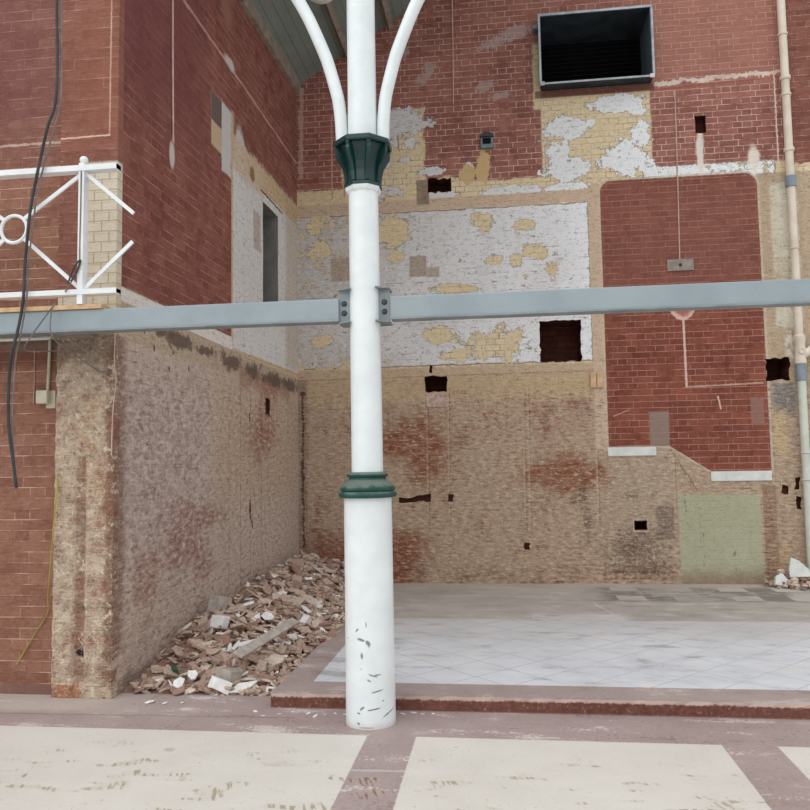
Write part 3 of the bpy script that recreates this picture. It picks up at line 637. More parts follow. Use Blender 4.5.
# street face of the left block, and its stripped pilaster
bm = wall_mesh([(-12, -.1), (-3.24, -.1), (-3.24, 9), (-12, 9)], [])
setp(obj('wall_front', bm, m_front, loc=(0, 5.52, 0)), kind='structure')
def pilaster():
    bm = bmesh.new(); R = random.Random(5); nz, nx = 150, 24; Z0, Z1 = -.02, 9.0
    zs = [Z0 + (2.70-Z0)*i/110 for i in range(111)] + [2.70 + (Z1-2.70)*i/20 for i in range(1, 21)]
    W = .463; rows = []
    for z in zs:
        row = []
        prof = [(0, .09)] + [(W*i/nx, 0) for i in range(nx+1)] + [(W+.001, .09)]
        for k, (px, py) in enumerate(prof):
            d = 0; e = 0
            if z < 2.66:
                q = Vector((px*14, 0, z*14)); d = mnoise.fractal(q, 1.0, 2.0, 4)*.012
                if 0 < k < len(prof)-1 and .17 < px < .24 and .1 < z < 1.8: d += .018
                if k in (1, 2, len(prof)-3, len(prof)-2): e = mnoise.noise(Vector((k, 3, z*11)))*.010
            row.append(bm.verts.new((px + e, py + (d if 0 < k < len(prof)-1 else 0), z)))
        rows.append(row)
    for a, b in zip(rows, rows[1:]):
        for k in range(len(a)-1): bm.faces.new((a[k], a[k+1], b[k+1], b[k]))
    return bm
setp(obj('trim_1', pilaster(), m_pil, loc=(-3.302, 5.45, 0), smooth=True), kind='structure')
# roof boards over the bay, resting on the side wall, with purlins
bm = bmesh.new(); sl = .62
def roofz(x): return 6.93 + sl*(x + 2.70)
xa, xb, ya, yb2 = -2.95, .9, 6.3, 10.5
vs = [bm.verts.new((x, y, roofz(x)+dz)) for dz in (0, .06) for x, y in ((xa, ya), (xb, ya), (xb, yb2), (xa, yb2))]
for f in ((0, 1, 2, 3), (7, 6, 5, 4), (0, 4, 5, 1), (1, 5, 6, 2), (2, 6, 7, 3), (3, 7, 4, 0)): bm.faces.new([vs[i] for i in f])
setp(obj('ceiling', bm, m_boards), kind='structure')
def beam_y(name, x, zc, ww, hh, y0, y1, mat):
    bm = bmesh.new(); add_box(bm, -ww/2, ww/2, y0, y1, -hh/2, hh/2); o = obj(name, bm, mat, loc=(x, 0, zc)); o.rotation_euler = (0, -math.atan(sl), 0); return setp(o, kind='structure')
for i, px in enumerate((-1.99, -1.40, -.75, -.05)): beam_y('trim_%d' % (i+2), px, roofz(px)-.06, .07, .13, 6.3, 10.24, m_purlin)
bm = bmesh.new(); R = random.Random(8); prev = None
for i in range(60):
    y = 6.6 + (10.24-6.6)*i/59; xw = XL0 + (XL1-XL0)*(y-YL0)/(YB-YL0); j = R.uniform(-.012, .012)
    ring = [bm.verts.new(c) for c in ((xw-.02, y, 6.80+j), (xw+.05+j*.6, y, 6.81+j*.6), (xw+.075, y, 6.95), (xw-.02, y, 6.95))]
    if prev:
        for k in range(4): bm.faces.new((prev[k], prev[(k+1) % 4], ring[(k+1) % 4], ring[k]))
    else: bm.faces.new(ring)
    prev = ring
bm.faces.new(prev)
setp(obj('trim_6', bm, m_purlin), kind='structure')
# broken edge of the mezzanine slab behind the beam
bm = bmesh.new(); R = random.Random(9)
add_box(bm, -9, -3.0, 5.30, 5.52, 2.635, 2.76); add_box(bm, -3.0, -2.86, 5.34, 5.45, 2.68, 2.76)
setp(obj('trim_7', bm, m_grey), kind='structure')

# ------------------------------------------------------------------ iron column
CX, CY = -.885, 5.10
col = empty('cast_iron_column', (CX, CY, 0), 'tall round white iron column with dark green collar and capital', 'column'); col['kind'] = 'thing'; col.rotation_euler = (0, -.0023, 0)
obj('base_shaft', lathe([(.161, -.003), (.161, .03), (.159, .5), (.158, 1.0), (.157, 1.445)], 64), m_white, col, smooth=True)
setp(obj('collar', lathe([(.158, 1.436), (.185, 1.440), (.194, 1.452), (.194, 1.462), (.186, 1.474), (.172, 1.478), (.172, 1.482), (.182, 1.486), (.185, 1.496), (.181, 1.508), (.160, 1.528), (.140, 1.546), (.124, 1.556), (.122, 1.566), (.126, 1.572), (.136, 1.578), (.137, 1.588), (.130, 1.596), (.112, 1.602), (.098, 1.606)], 56), m_dgreen, col, smooth=True), 'dark green moulded collar, dusty on top')
obj('shaft', lathe([(.104, 1.58), (.103, 2.2), (.101, 3.0), (.100, 3.53)], 48), m_white, col, smooth=True)
obj('necking', lathe([(.100, 3.4698), (.118, 3.4879), (.124, 3.5014), (.124, 3.5150), (.10, 3.5195)], 8, math.pi/8), m_white, col)
cap = obj('capital', lathe([(.118, 3.5150), (.132, 3.5177), (.132, 3.5340), (.118, 3.5394), (.112, 3.5467), (.112, 3.6191), (.118, 3.6734), (.135, 3.7367), (.155, 3.7774), (.165, 3.79), (.198, 3.79), (.205, 3.798), (.205, 3.822), (.195, 3.830), (.10, 3.830)], 8, math.pi/8), m_green, col)
setp(cap, 'dark green flared octagonal capital with ribs')
def fin(a):
    pr = [(.10, 3.5376), (.126, 3.5422), (.128, 3.6100), (.140, 3.6553), (.168, 3.6960), (.186, 3.7231), (.190, 3.7458), (.184, 3.7657), (.192, 3.7774), (.192, 3.7910), (.10, 3.7910)]
    bm = bmesh.new(); c, s = math.cos(a), math.sin(a); h = .014
    A = [bm.verts.new((r*c - h*s, r*s + h*c, z)) for r, z in pr]; B = [bm.verts.new((r*c + h*s, r*s - h*c, z)) for r, z in pr]
    bm.faces.new(A); bm.faces.new(B[::-1])
    for i in range(len(pr)): j = (i+1) % len(pr); bm.faces.new((A[i], B[i], B[j], A[j]))
    bmesh.ops.bevel(bm, geom=bm.edges[:], offset=.003, segments=1, affect='EDGES')
    return bm
for k in range(8): obj('rib', fin(math.pi/8 + k*math.pi/4), m_green, cap)
obj('upper_shaft', lathe([(.098, 3.81), (.097, 4.6), (.096, 6.3)], 48), m_white, col, smooth=True)
bp = [(.140, 3.81), (.143, 3.90), (.148, 4.0), (.160, 4.12), (.180, 4.22), (.228, 4.40), (.262, 4.50), (.335, 4.68), (.385, 4.79), (.455, 4.92), (.56, 5.09), (.70, 5.27)]
for sgn in (-1, 1): obj('curved_brace', tube(catmull([(sgn*a, 0, z) for a, z in bp], 5), .043, 18), m_white, col, smooth=True)
for sgn in (-1, 1):
    br = bmesh.new(); a, b = sorted((sgn*.08, sgn*.172))
    add_box(br, a, b, -.030, -.018, 2.60, 2.815)
    for zz in (2.595, 2.820):
        pts = [(sgn*.085, -.10), (sgn*.172, -.045), (sgn*.172, .10), (sgn*.085, .12)]
        lo = [br.verts.new((p[0], p[1], zz-.005)) for p in pts]; hi = [br.verts.new((p[0], p[1], zz+.005)) for p in pts]
        br.faces.new(lo); br.faces.new(hi[::-1])
        for i in range(4): br.faces.new((lo[i], lo[(i+1) % 4], hi[(i+1) % 4], hi[i]))
    bo = obj('beam_bracket', br, m_steeld, col); setp(bo, 'grey steel cleat bolted to the beam end')
    for zz in (2.663, 2.727):
        t = bmesh.new(); add_lathe(t, [(.0135, -.012), (.0145, -.010), (.0145, 0)], 6)
        add_lathe(t, [(.020, 0), (.020, .004)], 16)
        b = obj('bolt', t, m_bolt, bo, (sgn*.136, -.031, zz)); b.rotation_euler = (-math.pi/2, 0, 0)
        b.rotation_euler = (math.pi/2, 0, 0); b.scale = (1, 1, -1)

# ------------------------------------------------------------------ steel beams
def beam(x0, x1, end, label):
    t = empty('steel_beam', ((x0+x1)/2, CY, 2.61), label, 'beam'); t['kind'] = 'thing'; cx = (x0+x1)/2
    bm = bmesh.new(); add_box(bm, x0-cx, x1-cx, -.05, .05, 0.006, .150, bev=.006); obj('web', bm, m_steel, t)
    bm = bmesh.new(); add_box(bm, x0-cx, x1-cx, -.056, .056, -.004, .008, bev=.002); obj('bottom_flange', bm, m_steeld, t)
    return t
beam(-9.5, CX-.176, 0, 'blue-grey steel beam left of the white column, carrying the plank and railing')
beam(CX+.176, 8.5, 0, 'blue-grey steel beam running right of the white column across the bay')

# ------------------------------------------------------------------ balcony railing
PX, RY = -2.885, 5.055
rl = empty('balcony_railing', (PX, RY, 2.80), 'white metal balcony railing with crossed bars and a ring, sawn off short', 'railing')
L = lambda x, z: (x-PX, 0, z-2.80)
def rhs(x0, x1, z0, z1, d=.036):
    bm = bmesh.new(); add_box(bm, x0-PX, x1-PX, -d, d, z0-2.80, z1-2.80); 
    ends = [f for f in bm.faces if f.normal.x > .9]
    r = bmesh.ops.inset_region(bm, faces=ends, thickness=.004); q = bmesh.ops.extrude_face_region(bm, geom=ends)
    bmesh.ops.translate(bm, verts=[v for v in q['geom'] if isinstance(v, bmesh.types.BMVert)], vec=(-.08, 0, 0))
    for f in ends:
        if f.is_valid: bm.faces.remove(f)
    for f in bm.faces:
        if f.calc_center_median().x > (x1-PX) - .085 and len(f.verts) == 4 and abs(f.calc_center_median().x-(x1-PX)) > .002:
            if all(abs(v.co.y) < d-.002 for v in f.verts): f.material_index = 1
    return bm
obj('top_rail', rhs(-9, -2.625, 3.743, 3.783), [m_rail, m_void], rl)
obj('bottom_rail', rhs(-9, -2.615, 2.862, 2.898), [m_rail, m_void], rl)
for px in (PX, -3.93, -4.97):
    obj('post', add_box(bmesh.new(), px-PX-.02, px-PX+.02, -.032, .032, -.005, 1.0), m_rail, rl)
    bm = bmesh.new(); bmesh.ops.create_uvsphere(bm, u_segments=20, v_segments=12, radius=.029); bmesh.ops.translate(bm, verts=bm.verts, vec=(px-PX, 0, 1.03)); obj('finial', bm, m_rail, rl, smooth=True)
for k in range(2):
    c = -3.405 - k*1.04
    pts = [(c-PX+.098*math.cos(2*math.pi*i/40), 0, .56+.098*math.sin(2*math.pi*i/40)) for i in range(40)]
    obj('ring', tube(pts, .013, 10, True), m_rail, rl, smooth=True)
    for sx_ in (-1, 1):
        for z_, zr in ((3.73, 3.36+.068), (2.91, 3.36-.068)):
            obj('diagonal_bar', add_bar(bmesh.new(), L(c+sx_*.505, z_), L(c+sx_*.072, zr), .026, .014), m_rail, rl)
obj('cut_bar', add_bar(bmesh.new(), L(PX+.015, 3.735), L(-2.51, 3.425), .026, .014), m_rail, rl)
obj('cut_bar', add_bar(bmesh.new(), L(PX+.015, 2.905), L(-2.515, 3.225), .026, .014), m_rail, rl)
bm = box(-1.9, 1.9, -.13, .11, 0, .032, bev=.003)
setp(obj('timber_plank', bm, m_timber, loc=(-4.63, 5.165, 2.7615)), 'pale timber plank lying on top of the left beam under the railing', 'plank')

# ------------------------------------------------------------------ cables and boxes on the left block
def cable(name, pts, r, mat, label, cat, n=8, k=8, group=None):
    o = obj(name, tube(catmull(pts, k), r, n), mat, smooth=True); return setp(o, label, cat, group)
cable('hanging_cable', [(-3.06, 4.97, 6.2), (-3.06, 4.97, 5.0), (-3.05, 4.97, 4.62), (-3.055, 4.97, 4.24), (-3.115, 4.97, 4.04), (-3.19, 4.98, 3.72), (-3.235, 4.98, 3.47), (-3.265, 4.98, 3.12), (-3.275, 4.98, 2.83), (-3.31, 4.98, 2.62), (-3.36, 4.98, 2.40), (-3.365, 4.98, 2.0), (-3.315, 4.98, 1.66), (-3.295, 4.98, 1.53)], .0105, m_black, 'thick black cable hanging down in front of the left block past the railing', 'cable')
cable('thin_cable', [(-3.040, 4.99, 6.2), (-3.035, 4.99, 5.0), (-3.03, 4.99, 4.62), (-3.03, 4.99, 4.25), (-3.08, 4.99, 4.03), (-3.17, 5.0, 3.72), (-3.215, 5.0, 3.47), (-3.25, 5.0, 3.12), (-3.265, 5.0, 2.83), (-3.30, 5.0, 2.6), (-3.335, 5.0, 2.42), (-3.352, 5.0, 2.0), (-3.33, 5.0, 1.72), (-3.335, 5.0, 1.58)], .006, m_greyc, 'thin grey cable running alongside the thick black cable', 'cable')
cable('yellow_cable', [(-3.262, 5.43, 1.62), (-3.275, 5.42, 1.40), (-3.31, 5.42, .91), (-3.345, 5.46, .72), (-3.37, 5.50, .60), (-3.46, 5.505, .46), (-3.53, 5.505, .35), (-3.61, 5.505, .22)], .0045, m_yellow, 'thin yellow cable trailing down the red brick beside the stripped pilaster', 'cable')
jb = empty('junction_box', (-3.43, 5.52, 2.2), 'small pale junction box with conduit on red brick under the beam', 'junction box')
obj('box', add_box(bmesh.new(), -.048, .048, -.05, 0, -.052, .052, bev=.006), m_jbox, jb)
obj('lid', add_box(bmesh.new(), -.044, .044, -.058, -.048, -.048, .048, bev=.004), m_jbox, jb)
obj('back_plate', add_box(bmesh.new(), .01, .085, -.012, 0, -.085, .05, bev=.003), m_jbox, jb)
obj('conduit', tube([(.028, -.02, .05), (.035, -.02, .25), (.040, -.02, .43)], .012, 10), m_jbox, jb, smooth=True)
cable('horizontal_pipe', [(-6, 5.27, 2.615), (-3.5, 5.27, 2.61), (-3.28, 5.27, 2.612)], .014, m_plaster, 'short pale pipe under the edge of the slab behind the left beam', 'pipe')
cable('pink_wire', [(-2.835, 5.435, 2.66), (-2.83, 5.42, 2.45), (-2.82, 5.425, 2.27), (-2.838, 5.425, 2.1), (-2.845, 5.425, 1.9), (-2.85, 5.43, 1.75)], .005, m_con, 'thin pinkish wire hanging down the corner of the stripped pilaster', 'wire', 6)
cable('loop_wire', [(-3.06, 5.0, 2.79), (-3.09, 4.99, 2.74), (-3.22, 5.0, 2.58), (-3.30, 5.05, 2.49), (-3.22, 5.2, 2.50), (-3.1, 5.3, 2.53), (-3.0, 5.4, 2.56)], .005, m_greyc, 'thin grey wire looped over the left beam below the plank end', 'wire', 6)
cable('drop_wire', [(-3.05, 5.0, 2.80), (-3.07, 4.985, 2.72), (-3.06, 5.0, 2.56), (-3.04, 5.3, 2.46), (-2.99, 5.42, 2.40), (-2.95, 5.425, 2.37), (-2.90, 5.425, 2.37)], .005, m_greyc, 'thin grey wire dropping over the beam and curling onto the pilaster', 'wire', 6)
cable('post_wire', [(-2.885, 5.02, 3.74), (-2.885, 5.02, 3.5), (-2.888, 5.02, 3.2), (-2.888, 5.015, 3.05), (-2.92, 5.01, 2.98), (-2.985, 5.01, 2.88)], .005, m_greyc, 'grey wire running down the front of the railing post', 'wire', 6)
tg = empty('wrapped_tag', (-2.92, 5.0, 3.01), 'dark blue wire wrap tied to the railing post', 'wire')
obj('wrap', tube(catmull([(-.04, 0, -.08), (-.015, .005, 0), (.02, .01, .07), (.045, .012, .085), (.015, .008, .0), (-.02, .002, -.06)], 6), .006, 8), m_black, tg, smooth=True)
cable('vertical_wire', [(-3.525, 5.515, 2.58), (-3.52, 5.512, 2.3), (-3.525, 5.512, 2.15)], .004, m_con, 'short brown wire hanging on red brick left of the junction box', 'wire', 6)

# ------------------------------------------------------------------ things on the side wall
def side_pt(s, z, off=0):
    t = Vector((XL1-XL0, YB-YL0, 0)).normalized(); n = Vector((t.y, -t.x, 0)); p = Vector((XL0, YL0, z)) + t*s + n*off; return tuple(p)
cable('wall_conduit', [side_pt(.89, 6.6, .012), side_pt(.90, 5.4, .012), side_pt(.925, 4.5, .012)], .010, m_con, 'thin pale conduit running down the red brick of the side wall', 'conduit', 8, 2)

# ------------------------------------------------------------------ things on the back wall
yb = YB
d = empty('air_duct', (1.345, yb, 6.61), 'large black open air duct with galvanised rim, high in the back wall', 'duct')
x0, x1, z0, z1 = -.715, .715, 0, .935; yo, yi = -.17, .62
bm = bmesh.new(); t = .012
for a in ((x0, x1, yo, yi, z1-t, z1), (x0, x1, yo, yi, z0, z0+t), (x0, x0+t, yo, yi, z0, z1)): add_box(bm, *a)
obj('casing', bm, m_duct, d)
setp(obj('side_panel', box(x1-t, x1, yo, yi, z0, z1), m_zincd, d), 'blue-grey right inner side of the duct')
bm = bmesh.new(); r = .022
add_box(bm, x0-r, x1+r, yo-.012, yo, z1-.004, z1+r); add_box(bm, x0-r, x1+r, yo-.012, yo, z0-.006, z0+.016); add_box(bm, x0-r, x0+.004, yo-.012, yo, z0, z1); add_box(bm, x1-.004, x1+r, yo-.012, yo, z0, z1)
setp(obj('rim', bm, m_zinc, d), 'thin galvanised rim')
bm = bmesh.new(); add_box(bm, x0, x1, yi-.05, yi-.03, z0, z1)
for i in range(14):
    z = .06 + i*.062; q = bmesh.ops.create_cube(bm, size=1)['verts']; bmesh.ops.scale(bm, vec=(x1-x0-.04, .05, .008), verts=q)
    bmesh.ops.rotate(bm, verts=q, cent=(0, 0, 0), matrix=Matrix.Rotation(.6, 3, 'X')); bmesh.ops.translate(bm, verts=q, vec=(0, yi-.09, z))
obj('louvre', bm, m_void, d)
for sgn in (-1, 1): obj('corner_clip', box(sgn*.70-.03, sgn*.70+.03, yo-.02, yo, -.02, .03, bev=.005), m_plaster if sgn > 0 else m_zinc, d)
obj('wall_lug', box(-.80, -.71, -.14, 0, .79, .84, bev=.004), m_zincd, d)

dp = empty('downpipe', (3.70, 10.165, 0), 'tall cream and pale green drainpipe with a branch, at the right of the back wall', 'pipe')
R_ = .050
obj('upper_pipe', lathe([(R_, 2.95), (R_, 9.0)], 24), m_pvc, dp, smooth=True)
setp(obj('lower_pipe', lathe([(R_, .12), (R_, 2.62)], 24), m_pvc2, dp, smooth=True), 'pale green lower length of pipe')
def ringp(z0, z1, r): return lathe([(R_-.002, z0), (r, z0+.008), (r, z1-.008), (R_-.002, z1)], 24)
for z0_, z1_, r_ in ((7.05, 7.09, .062), (6.46, 6.52, .066), (6.25, 6.29, .062), (5.52, 5.58, .064), (4.26, 4.29, .062), (1.70, 1.725, .062), (1.37, 1.395, .062)): obj('socket_collar', ringp(z0_, z1_, r_), m_pvc if z0_ > 3 else m_pvc2, dp, smooth=True)
setp(obj('coupling', ringp(5.06, 5.21, .066), m_pvcb, dp, smooth=True), 'blue-grey coupling near mid height'); setp(obj('coupling', ringp(2.60, 2.83, .062), m_pvcb, dp, smooth=True), 'blue-grey coupling below the branch')
bm = lathe([(R_, 2.80), (.070, 2.82), (.070, 2.87), (.063, 2.88), (.063, 3.08), (.070, 3.09), (.070, 3.16), (R_, 3.18)], 24)
add_tube(bm, [(0, 0, 2.90), (.12, -.01, 2.98), (.34, -.02, 3.16)], .05, 18)
jn = obj('branch_junction', bm, m_pvc, dp, smooth=True)
t = lathe([(.040, 0), (.040, .02), (.026, .024), (.024, .018), (.0, .018)], 20); o = obj('inspection_cap', t, m_pvc, jn, (0, -.058, 2.97), smooth=True); o.rotation_euler = (math.pi/2, 0, 0)

def on_back(name, bm, mat, label, cat, x, z, y=0, group=None): return setp(obj(name, bm, mat, loc=(x, yb+y, z)), label, cat, group)
pl = on_back('fixing_plate', box(-.165, .165, -.018, 0.004, -.075, .075, bev=.006), m_grey, 'grey cement plate with a bolt on the red panel above the beam', 'plate', 2.33, 4.15)
o = obj('bolt_head', lathe([(.022, 0), (.020, .014), (.0, .016)], 12), m_bolt, pl, (0, -.017, 0)); o.rotation_euler = (math.pi/2, 0, 0)
cable('panel_conduit', [(2.355, yb-.006, 6.48), (2.345, yb-.006, 5.4), (2.325, yb-.006, 4.22)], .009, m_con, 'thin pinkish conduit dropping to the grey plate on the red panel', 'conduit', 8, 2)
cable('high_conduit', [(-.53, yb-.006, 8.4), (-.535, yb-.006, 7.2), (-.545, yb-.006, 6.50)], .009, m_con, 'thin pale conduit on the high red brick right of the column', 'conduit', 8, 2)
bm = bmesh.new(); add_box(bm, -.085, .085, -.05, .01, -.10, .05, bev=.008)
v = empty('wall_vent', (-.105, yb, 5.95), 'small grey hooded vent on the red brick right of the capital', 'vent')
obj('body', bm, m_zincd, v)
bm = bmesh.new(); N = 14; A = [bm.verts.new((-.09*math.cos(math.pi*i/N), 0, .05+.06*math.sin(math.pi*i/N))) for i in range(N+1)]; B = [bm.verts.new((p.co.x, -.075, p.co.z)) for p in A]
for i in range(N): bm.faces.new((A[i], A[i+1], B[i+1], B[i]))
bm.faces.new(B); bm.faces.new(A[::-1]); bm.faces.new((A[0], B[0], B[-1], A[-1])); obj('hood', bm, m_black, v)
obj('slot', box(-.055, .055, -.058, -.049, -.045, .035, bev=.003), m_void, v)
on_back('plaster_strip', box(-.30, .30, -.015, .004, -.055, .055, bev=.006), m_plaster, 'pale plaster strip at the foot of the red panel on its left, the higher one', 'plaster strip', 1.635, 1.765)
on_back('plaster_strip', box(-.365, .365, -.015, .004, -.06, .06, bev=.006), m_plaster, 'pale plaster strip at the foot of the red panel above the green patch', 'plaster strip', 2.955, 1.435)
on_back('wall_plug', box(-.036, .036, -.03, .004, -.095, .095, bev=.004), m_timber, 'small wooden block in the wall beside the red panel, left of two', 'block', 1.185, 2.69)
on_back('wall_plug', box(-.036, .036, -.03, .004, -.095, .095, bev=.004), m_timber, 'small wooden block touching the left edge of the red panel, right of two', 'block', 1.268, 2.69)
bm = bmesh.new()
for a in ((-.10, .10, -.012, .01, .065, .085), (-.10, .10, -.012, .01, -.085, -.065), (-.10, -.08, -.012, .01, -.065, .065), (.08, .10, -.012, .01, -.065, .065)): add_box(bm, *a)
on_back('vent_frame', bm, m_pink, 'small pinkish frame around a square hole low in the wall', 'frame', 1.71, .83)
on_back('brick_plug', box(-.13, .13, -.012, .02, -.09, .09, bev=.01), m_pink, 'rough pinkish mortar plug just below a square hole in the tan wall', 'plug', -.855, 2.485)
lf = empty('round_light', (-1.96, 8.5, 7.02), 'round white light fitting under the roof boards left of the column', 'light')
bm = bmesh.new(); bmesh.ops.create_uvsphere(bm, u_segments=28, v_segments=16, radius=.165); bmesh.ops.scale(bm, vec=(1, 1, .5), verts=bm.verts); bmesh.ops.translate(bm, verts=bm.verts, vec=(0, 0, .095)); obj('diffuser', bm, m_rail, lf, smooth=True)
obj('stem', lathe([(.05, .15), (.05, .35)], 16), m_rail, lf, smooth=True)

# ------------------------------------------------------------------ rubble
RR = random.Random(42)
def hw(y):                                   # height of the heap where it leans on the side wall
    P = ((5.6, 0.0), (5.75, .02), (6.0, .09), (6.25, .20), (6.7, .27), (7.05, .34), (7.8, .38), (8.4, .43), (9.4, .50), (10.3, .50))
    for (a, b), (c, e) in zip(P, P[1:]):
        if a <= y <= c: return b + (e-b)*(y-a)/(c-a)
    return 0 if y < 5.6 else .5
def floorz(y): return 0 if y < 5.95 else min(.10, .10*(y-5.95)/1.2)
def xr(y):                                   # right edge of the heap
    P = ((5.5, -2.0), (5.7, -1.78), (6.2, -1.68), (7.0, -1.66), (8.0, -1.72), (9.0, -1.80), (9.6, -1.75), (10.3, -1.45))
    if y < 5.5: return -2.2
    for (a, b), (c, e) in zip(P, P[1:]):
        if a <= y <= c: return b + (e-b)*(y-a)/(c-a)
    return -1.45
def pile(x, y):
    xl = XL0 + (XL1-XL0)*(y-YL0)/(YB-YL0); w_ = xr(y)-xl; u = (x-xl)/w_; f0 = floorz(y)
    if u > 1 or y < 5.52: return f0
    e = min(1, max(0, (y-5.52)/.55))
    top = max(hw(y)-f0, .10*e) + .07*e
    prof = max(0, 1-max(0, u-.12)/.88)
    hh = top*(prof**.85)*(1 if u > .25 else .80+.8*u)
    hh *= .9 + .25*mnoise.noise(Vector((x*2.3, y*2.3, 1)))
    return f0 + max(0, hh)
def shard_mesh(name, kind, size, R, mat):
    n = R.choice((4, 4, 5, 5, 6)); th = size*R.uniform(.07, .14) if kind != 'lump' else size*R.uniform(.35, .55)
    el = R.uniform(.32, .8); bm = bmesh.new(); pts = []
    for i in range(n):
        a = 2*math.pi*(i+R.uniform(-.3, .3))/n; r = size*.5*R.uniform(.7, 1.1); pts.append((r*math.cos(a), r*el*math.sin(a)))
    lo = [bm.verts.new((x*R.uniform(.9, 1.05), y*R.uniform(.9, 1.05), -th/2+R.uniform(-.1, .1)*th)) for x, y in pts]
    hi = [bm.verts.new((x, y, th/2+R.uniform(-.1, .1)*th)) for x, y in pts]
    bm.faces.new(lo[::-1]); bm.faces.new(hi)
    for i in range(n): bm.faces.new((lo[i], lo[(i+1) % n], hi[(i+1) % n], hi[i]))
    bmesh.ops.recalc_face_normals(bm, faces=bm.faces)
    bmesh.ops.bevel(bm, geom=bm.edges[:], offset=size*.02, segments=1, affect='EDGES')
    me = bpy.data.meshes.new(name); bm.to_mesh(me); bm.free(); me.materials.append(mat); return me
mats_r = [simple('broken_render_%d' % i, a, b, 12, .9, .2, 0, .5) for i, (a, b) in enumerate((((160, 134, 120), (186, 162, 146)), ((178, 154, 138), (206, 184, 166)), ((142, 112, 98), (168, 138, 124)), ((196, 178, 162), (218, 204, 190))))]
m_chalk = simple('white_plaster_lump', (222, 222, 220), (240, 240, 238), 14, .85, .2, 0, .4)
m_stone = simple('grey_stone', (160, 152, 144), (186, 178, 168), 14, .85, .2, 0, .4)
m_redbit = simple('red_brick_bit', (124, 66, 54), (150, 90, 76), 14, .9, .2, 0, .4)
protos = []
for i in range(30):
    protos.append(shard_mesh('render_shard', 'shard', 1.0, RR, mats_r[(0, 0, 1, 1, 2, 3)[i % 6]]))
def place(o, x, y, extra=0.0, tilt=.35, zoff=None):
    e = .05; gx = (pile(x+e, y)-pile(x-e, y))/(2*e); gy = (pile(x, y+e)-pile(x, y-e))/(2*e)
    nrm = Vector((-gx*.8+RR.gauss(0, tilt), -gy*.8+RR.gauss(0, tilt), 1)).normalized()
    q = nrm.to_track_quat('Z', 'Y'); e2 = q @ Matrix.Rotation(RR.uniform(0, 6.28), 3, 'Z').to_quaternion()
    o.rotation_mode = 'QUATERNION'; o.rotation_quaternion = e2; o.location = (x, y, pile(x, y)+extra if zoff is None else zoff)
# bulk of the heap: an uneven mound with a crust of small chips, which nobody could count
bm = bmesh.new(); nx, ny = 46, 110; grid = []
for j in range(ny+1):
    y = 5.52+(10.25-5.52)*j/ny; xl = XL0+(XL1-XL0)*(y-YL0)/(YB-YL0)+.004; row = []
    for i in range(nx+1):
        x = xl+(xr(y)-xl)*i/nx
        row.append(bm.verts.new((x, y, pile(x, y)-.03+RR.uniform(-.012, .012)-(0.03 if i == nx or j == 0 else 0))))
    grid.append(row)
for j in range(ny):
    for i in range(nx): bm.faces.new((grid[j][i], grid[j][i+1], grid[j+1][i+1], grid[j+1][i]))
for k in range(2600):
    y = RR.uniform(5.6, 10.15); xl = XL0+(XL1-XL0)*(y-YL0)/(YB-YL0); u = RR.random()**.8
    x = xl+.06+(xr(y)+.10-xl-.06)*u; s = RR.uniform(.05, .14)
    n = RR.choice((3, 4, 5)); th = s*RR.uniform(.07, .16)
    q = Matrix.Rotation(RR.uniform(0, 6.28), 3, 'Z'); q = Matrix.Rotation(RR.gauss(.15, .4), 3, 'X') @ Matrix.Rotation(RR.gauss(.1, .4), 3, 'Y') @ q
    z = pile(x, y)+RR.uniform(-.02, .02); el = RR.uniform(.3, .8)
    P2 = [(s*.5*RR.uniform(.7, 1.1)*math.cos(2*math.pi*i/n), el*s*.5*RR.uniform(.7, 1.1)*math.sin(2*math.pi*i/n)) for i in range(n)]
    lo = [bm.verts.new(Vector((x, y, z))+q @ Vector((a, b, -th/2))) for a, b in P2]; hi = [bm.verts.new(Vector((x, y, z))+q @ Vector((a, b, th/2))) for a, b in P2]
    mi = RR.choice((0, 0, 1, 1, 1, 2, 2, 3, 3)) if RR.random() > .07 else RR.choice((4, 5, 5, 5))
    for f in [bm.faces.new(lo[::-1]), bm.faces.new(hi)]+[bm.faces.new((lo[i], lo[(i+1) % n], hi[(i+1) % n], hi[i])) for i in range(n)]: f.material_index = mi
setp(obj('rubble_heap', bm, [mats_r[2], mats_r[0], mats_r[1], mats_r[3], m_redbit, m_chalk], recalc=False), 'sloping heap of small broken brown render chips along the side wall', 'rubble', kind='stuff')
first = None
lab = 'broken brown render shard lying in the heap against the side wall'
for k in range(295):
    y = 5.60+4.5*RR.random()**1.15; xl = XL0+(XL1-XL0)*(y-YL0)/(YB-YL0); u = RR.random()
    s = RR.uniform(.11, .26)
    x = min(max(xl+.06+s*.5+(xr(y)-xl-.1)*u, xl+s*.55), xr(y)-.02); y = max(y, 5.55+s*.3)
    if first is None:
        o = first = bpy.data.objects.new('render_shard', protos[0])
    else:
        o = first.copy(); o.data = protos[RR.randrange(len(protos))]
    COL.objects.link(o); o.scale = (s, s, s); place(o, x, min(y, 10.1), .02, .42)
    setp(o, lab, 'rubble', 'broken render shards in the heap')
def special(px, py, size, kind, mat, label, extra=.03, tilt=.3, name='plaster_lump', sc=None):
    o = bpy.data.objects.new(name, shard_mesh(name, kind, size, RR, mat)); COL.objects.link(o); place(o, px, py, extra, tilt)
    if sc: o.scale = sc
    return setp(o, label, 'rubble')
special(-2.1, 5.62, .20, 'lump', m_chalk, 'large white plaster lump at the front foot of the heap', .06)
special(-2.42, 5.65, .13, 'shard', m_chalk, 'flat white plaster flake at the heap front, nearest the side wall', .04)
special(-2.4, 7.15, .30, 'shard', m_chalk, 'wide white plaster slab high on the heap, below the wall seam', .06, .2)
special(-2.47, 6.6, .20, 'lump', m_chalk, 'upright white plaster lump on the heap left of the wide slab', .07)
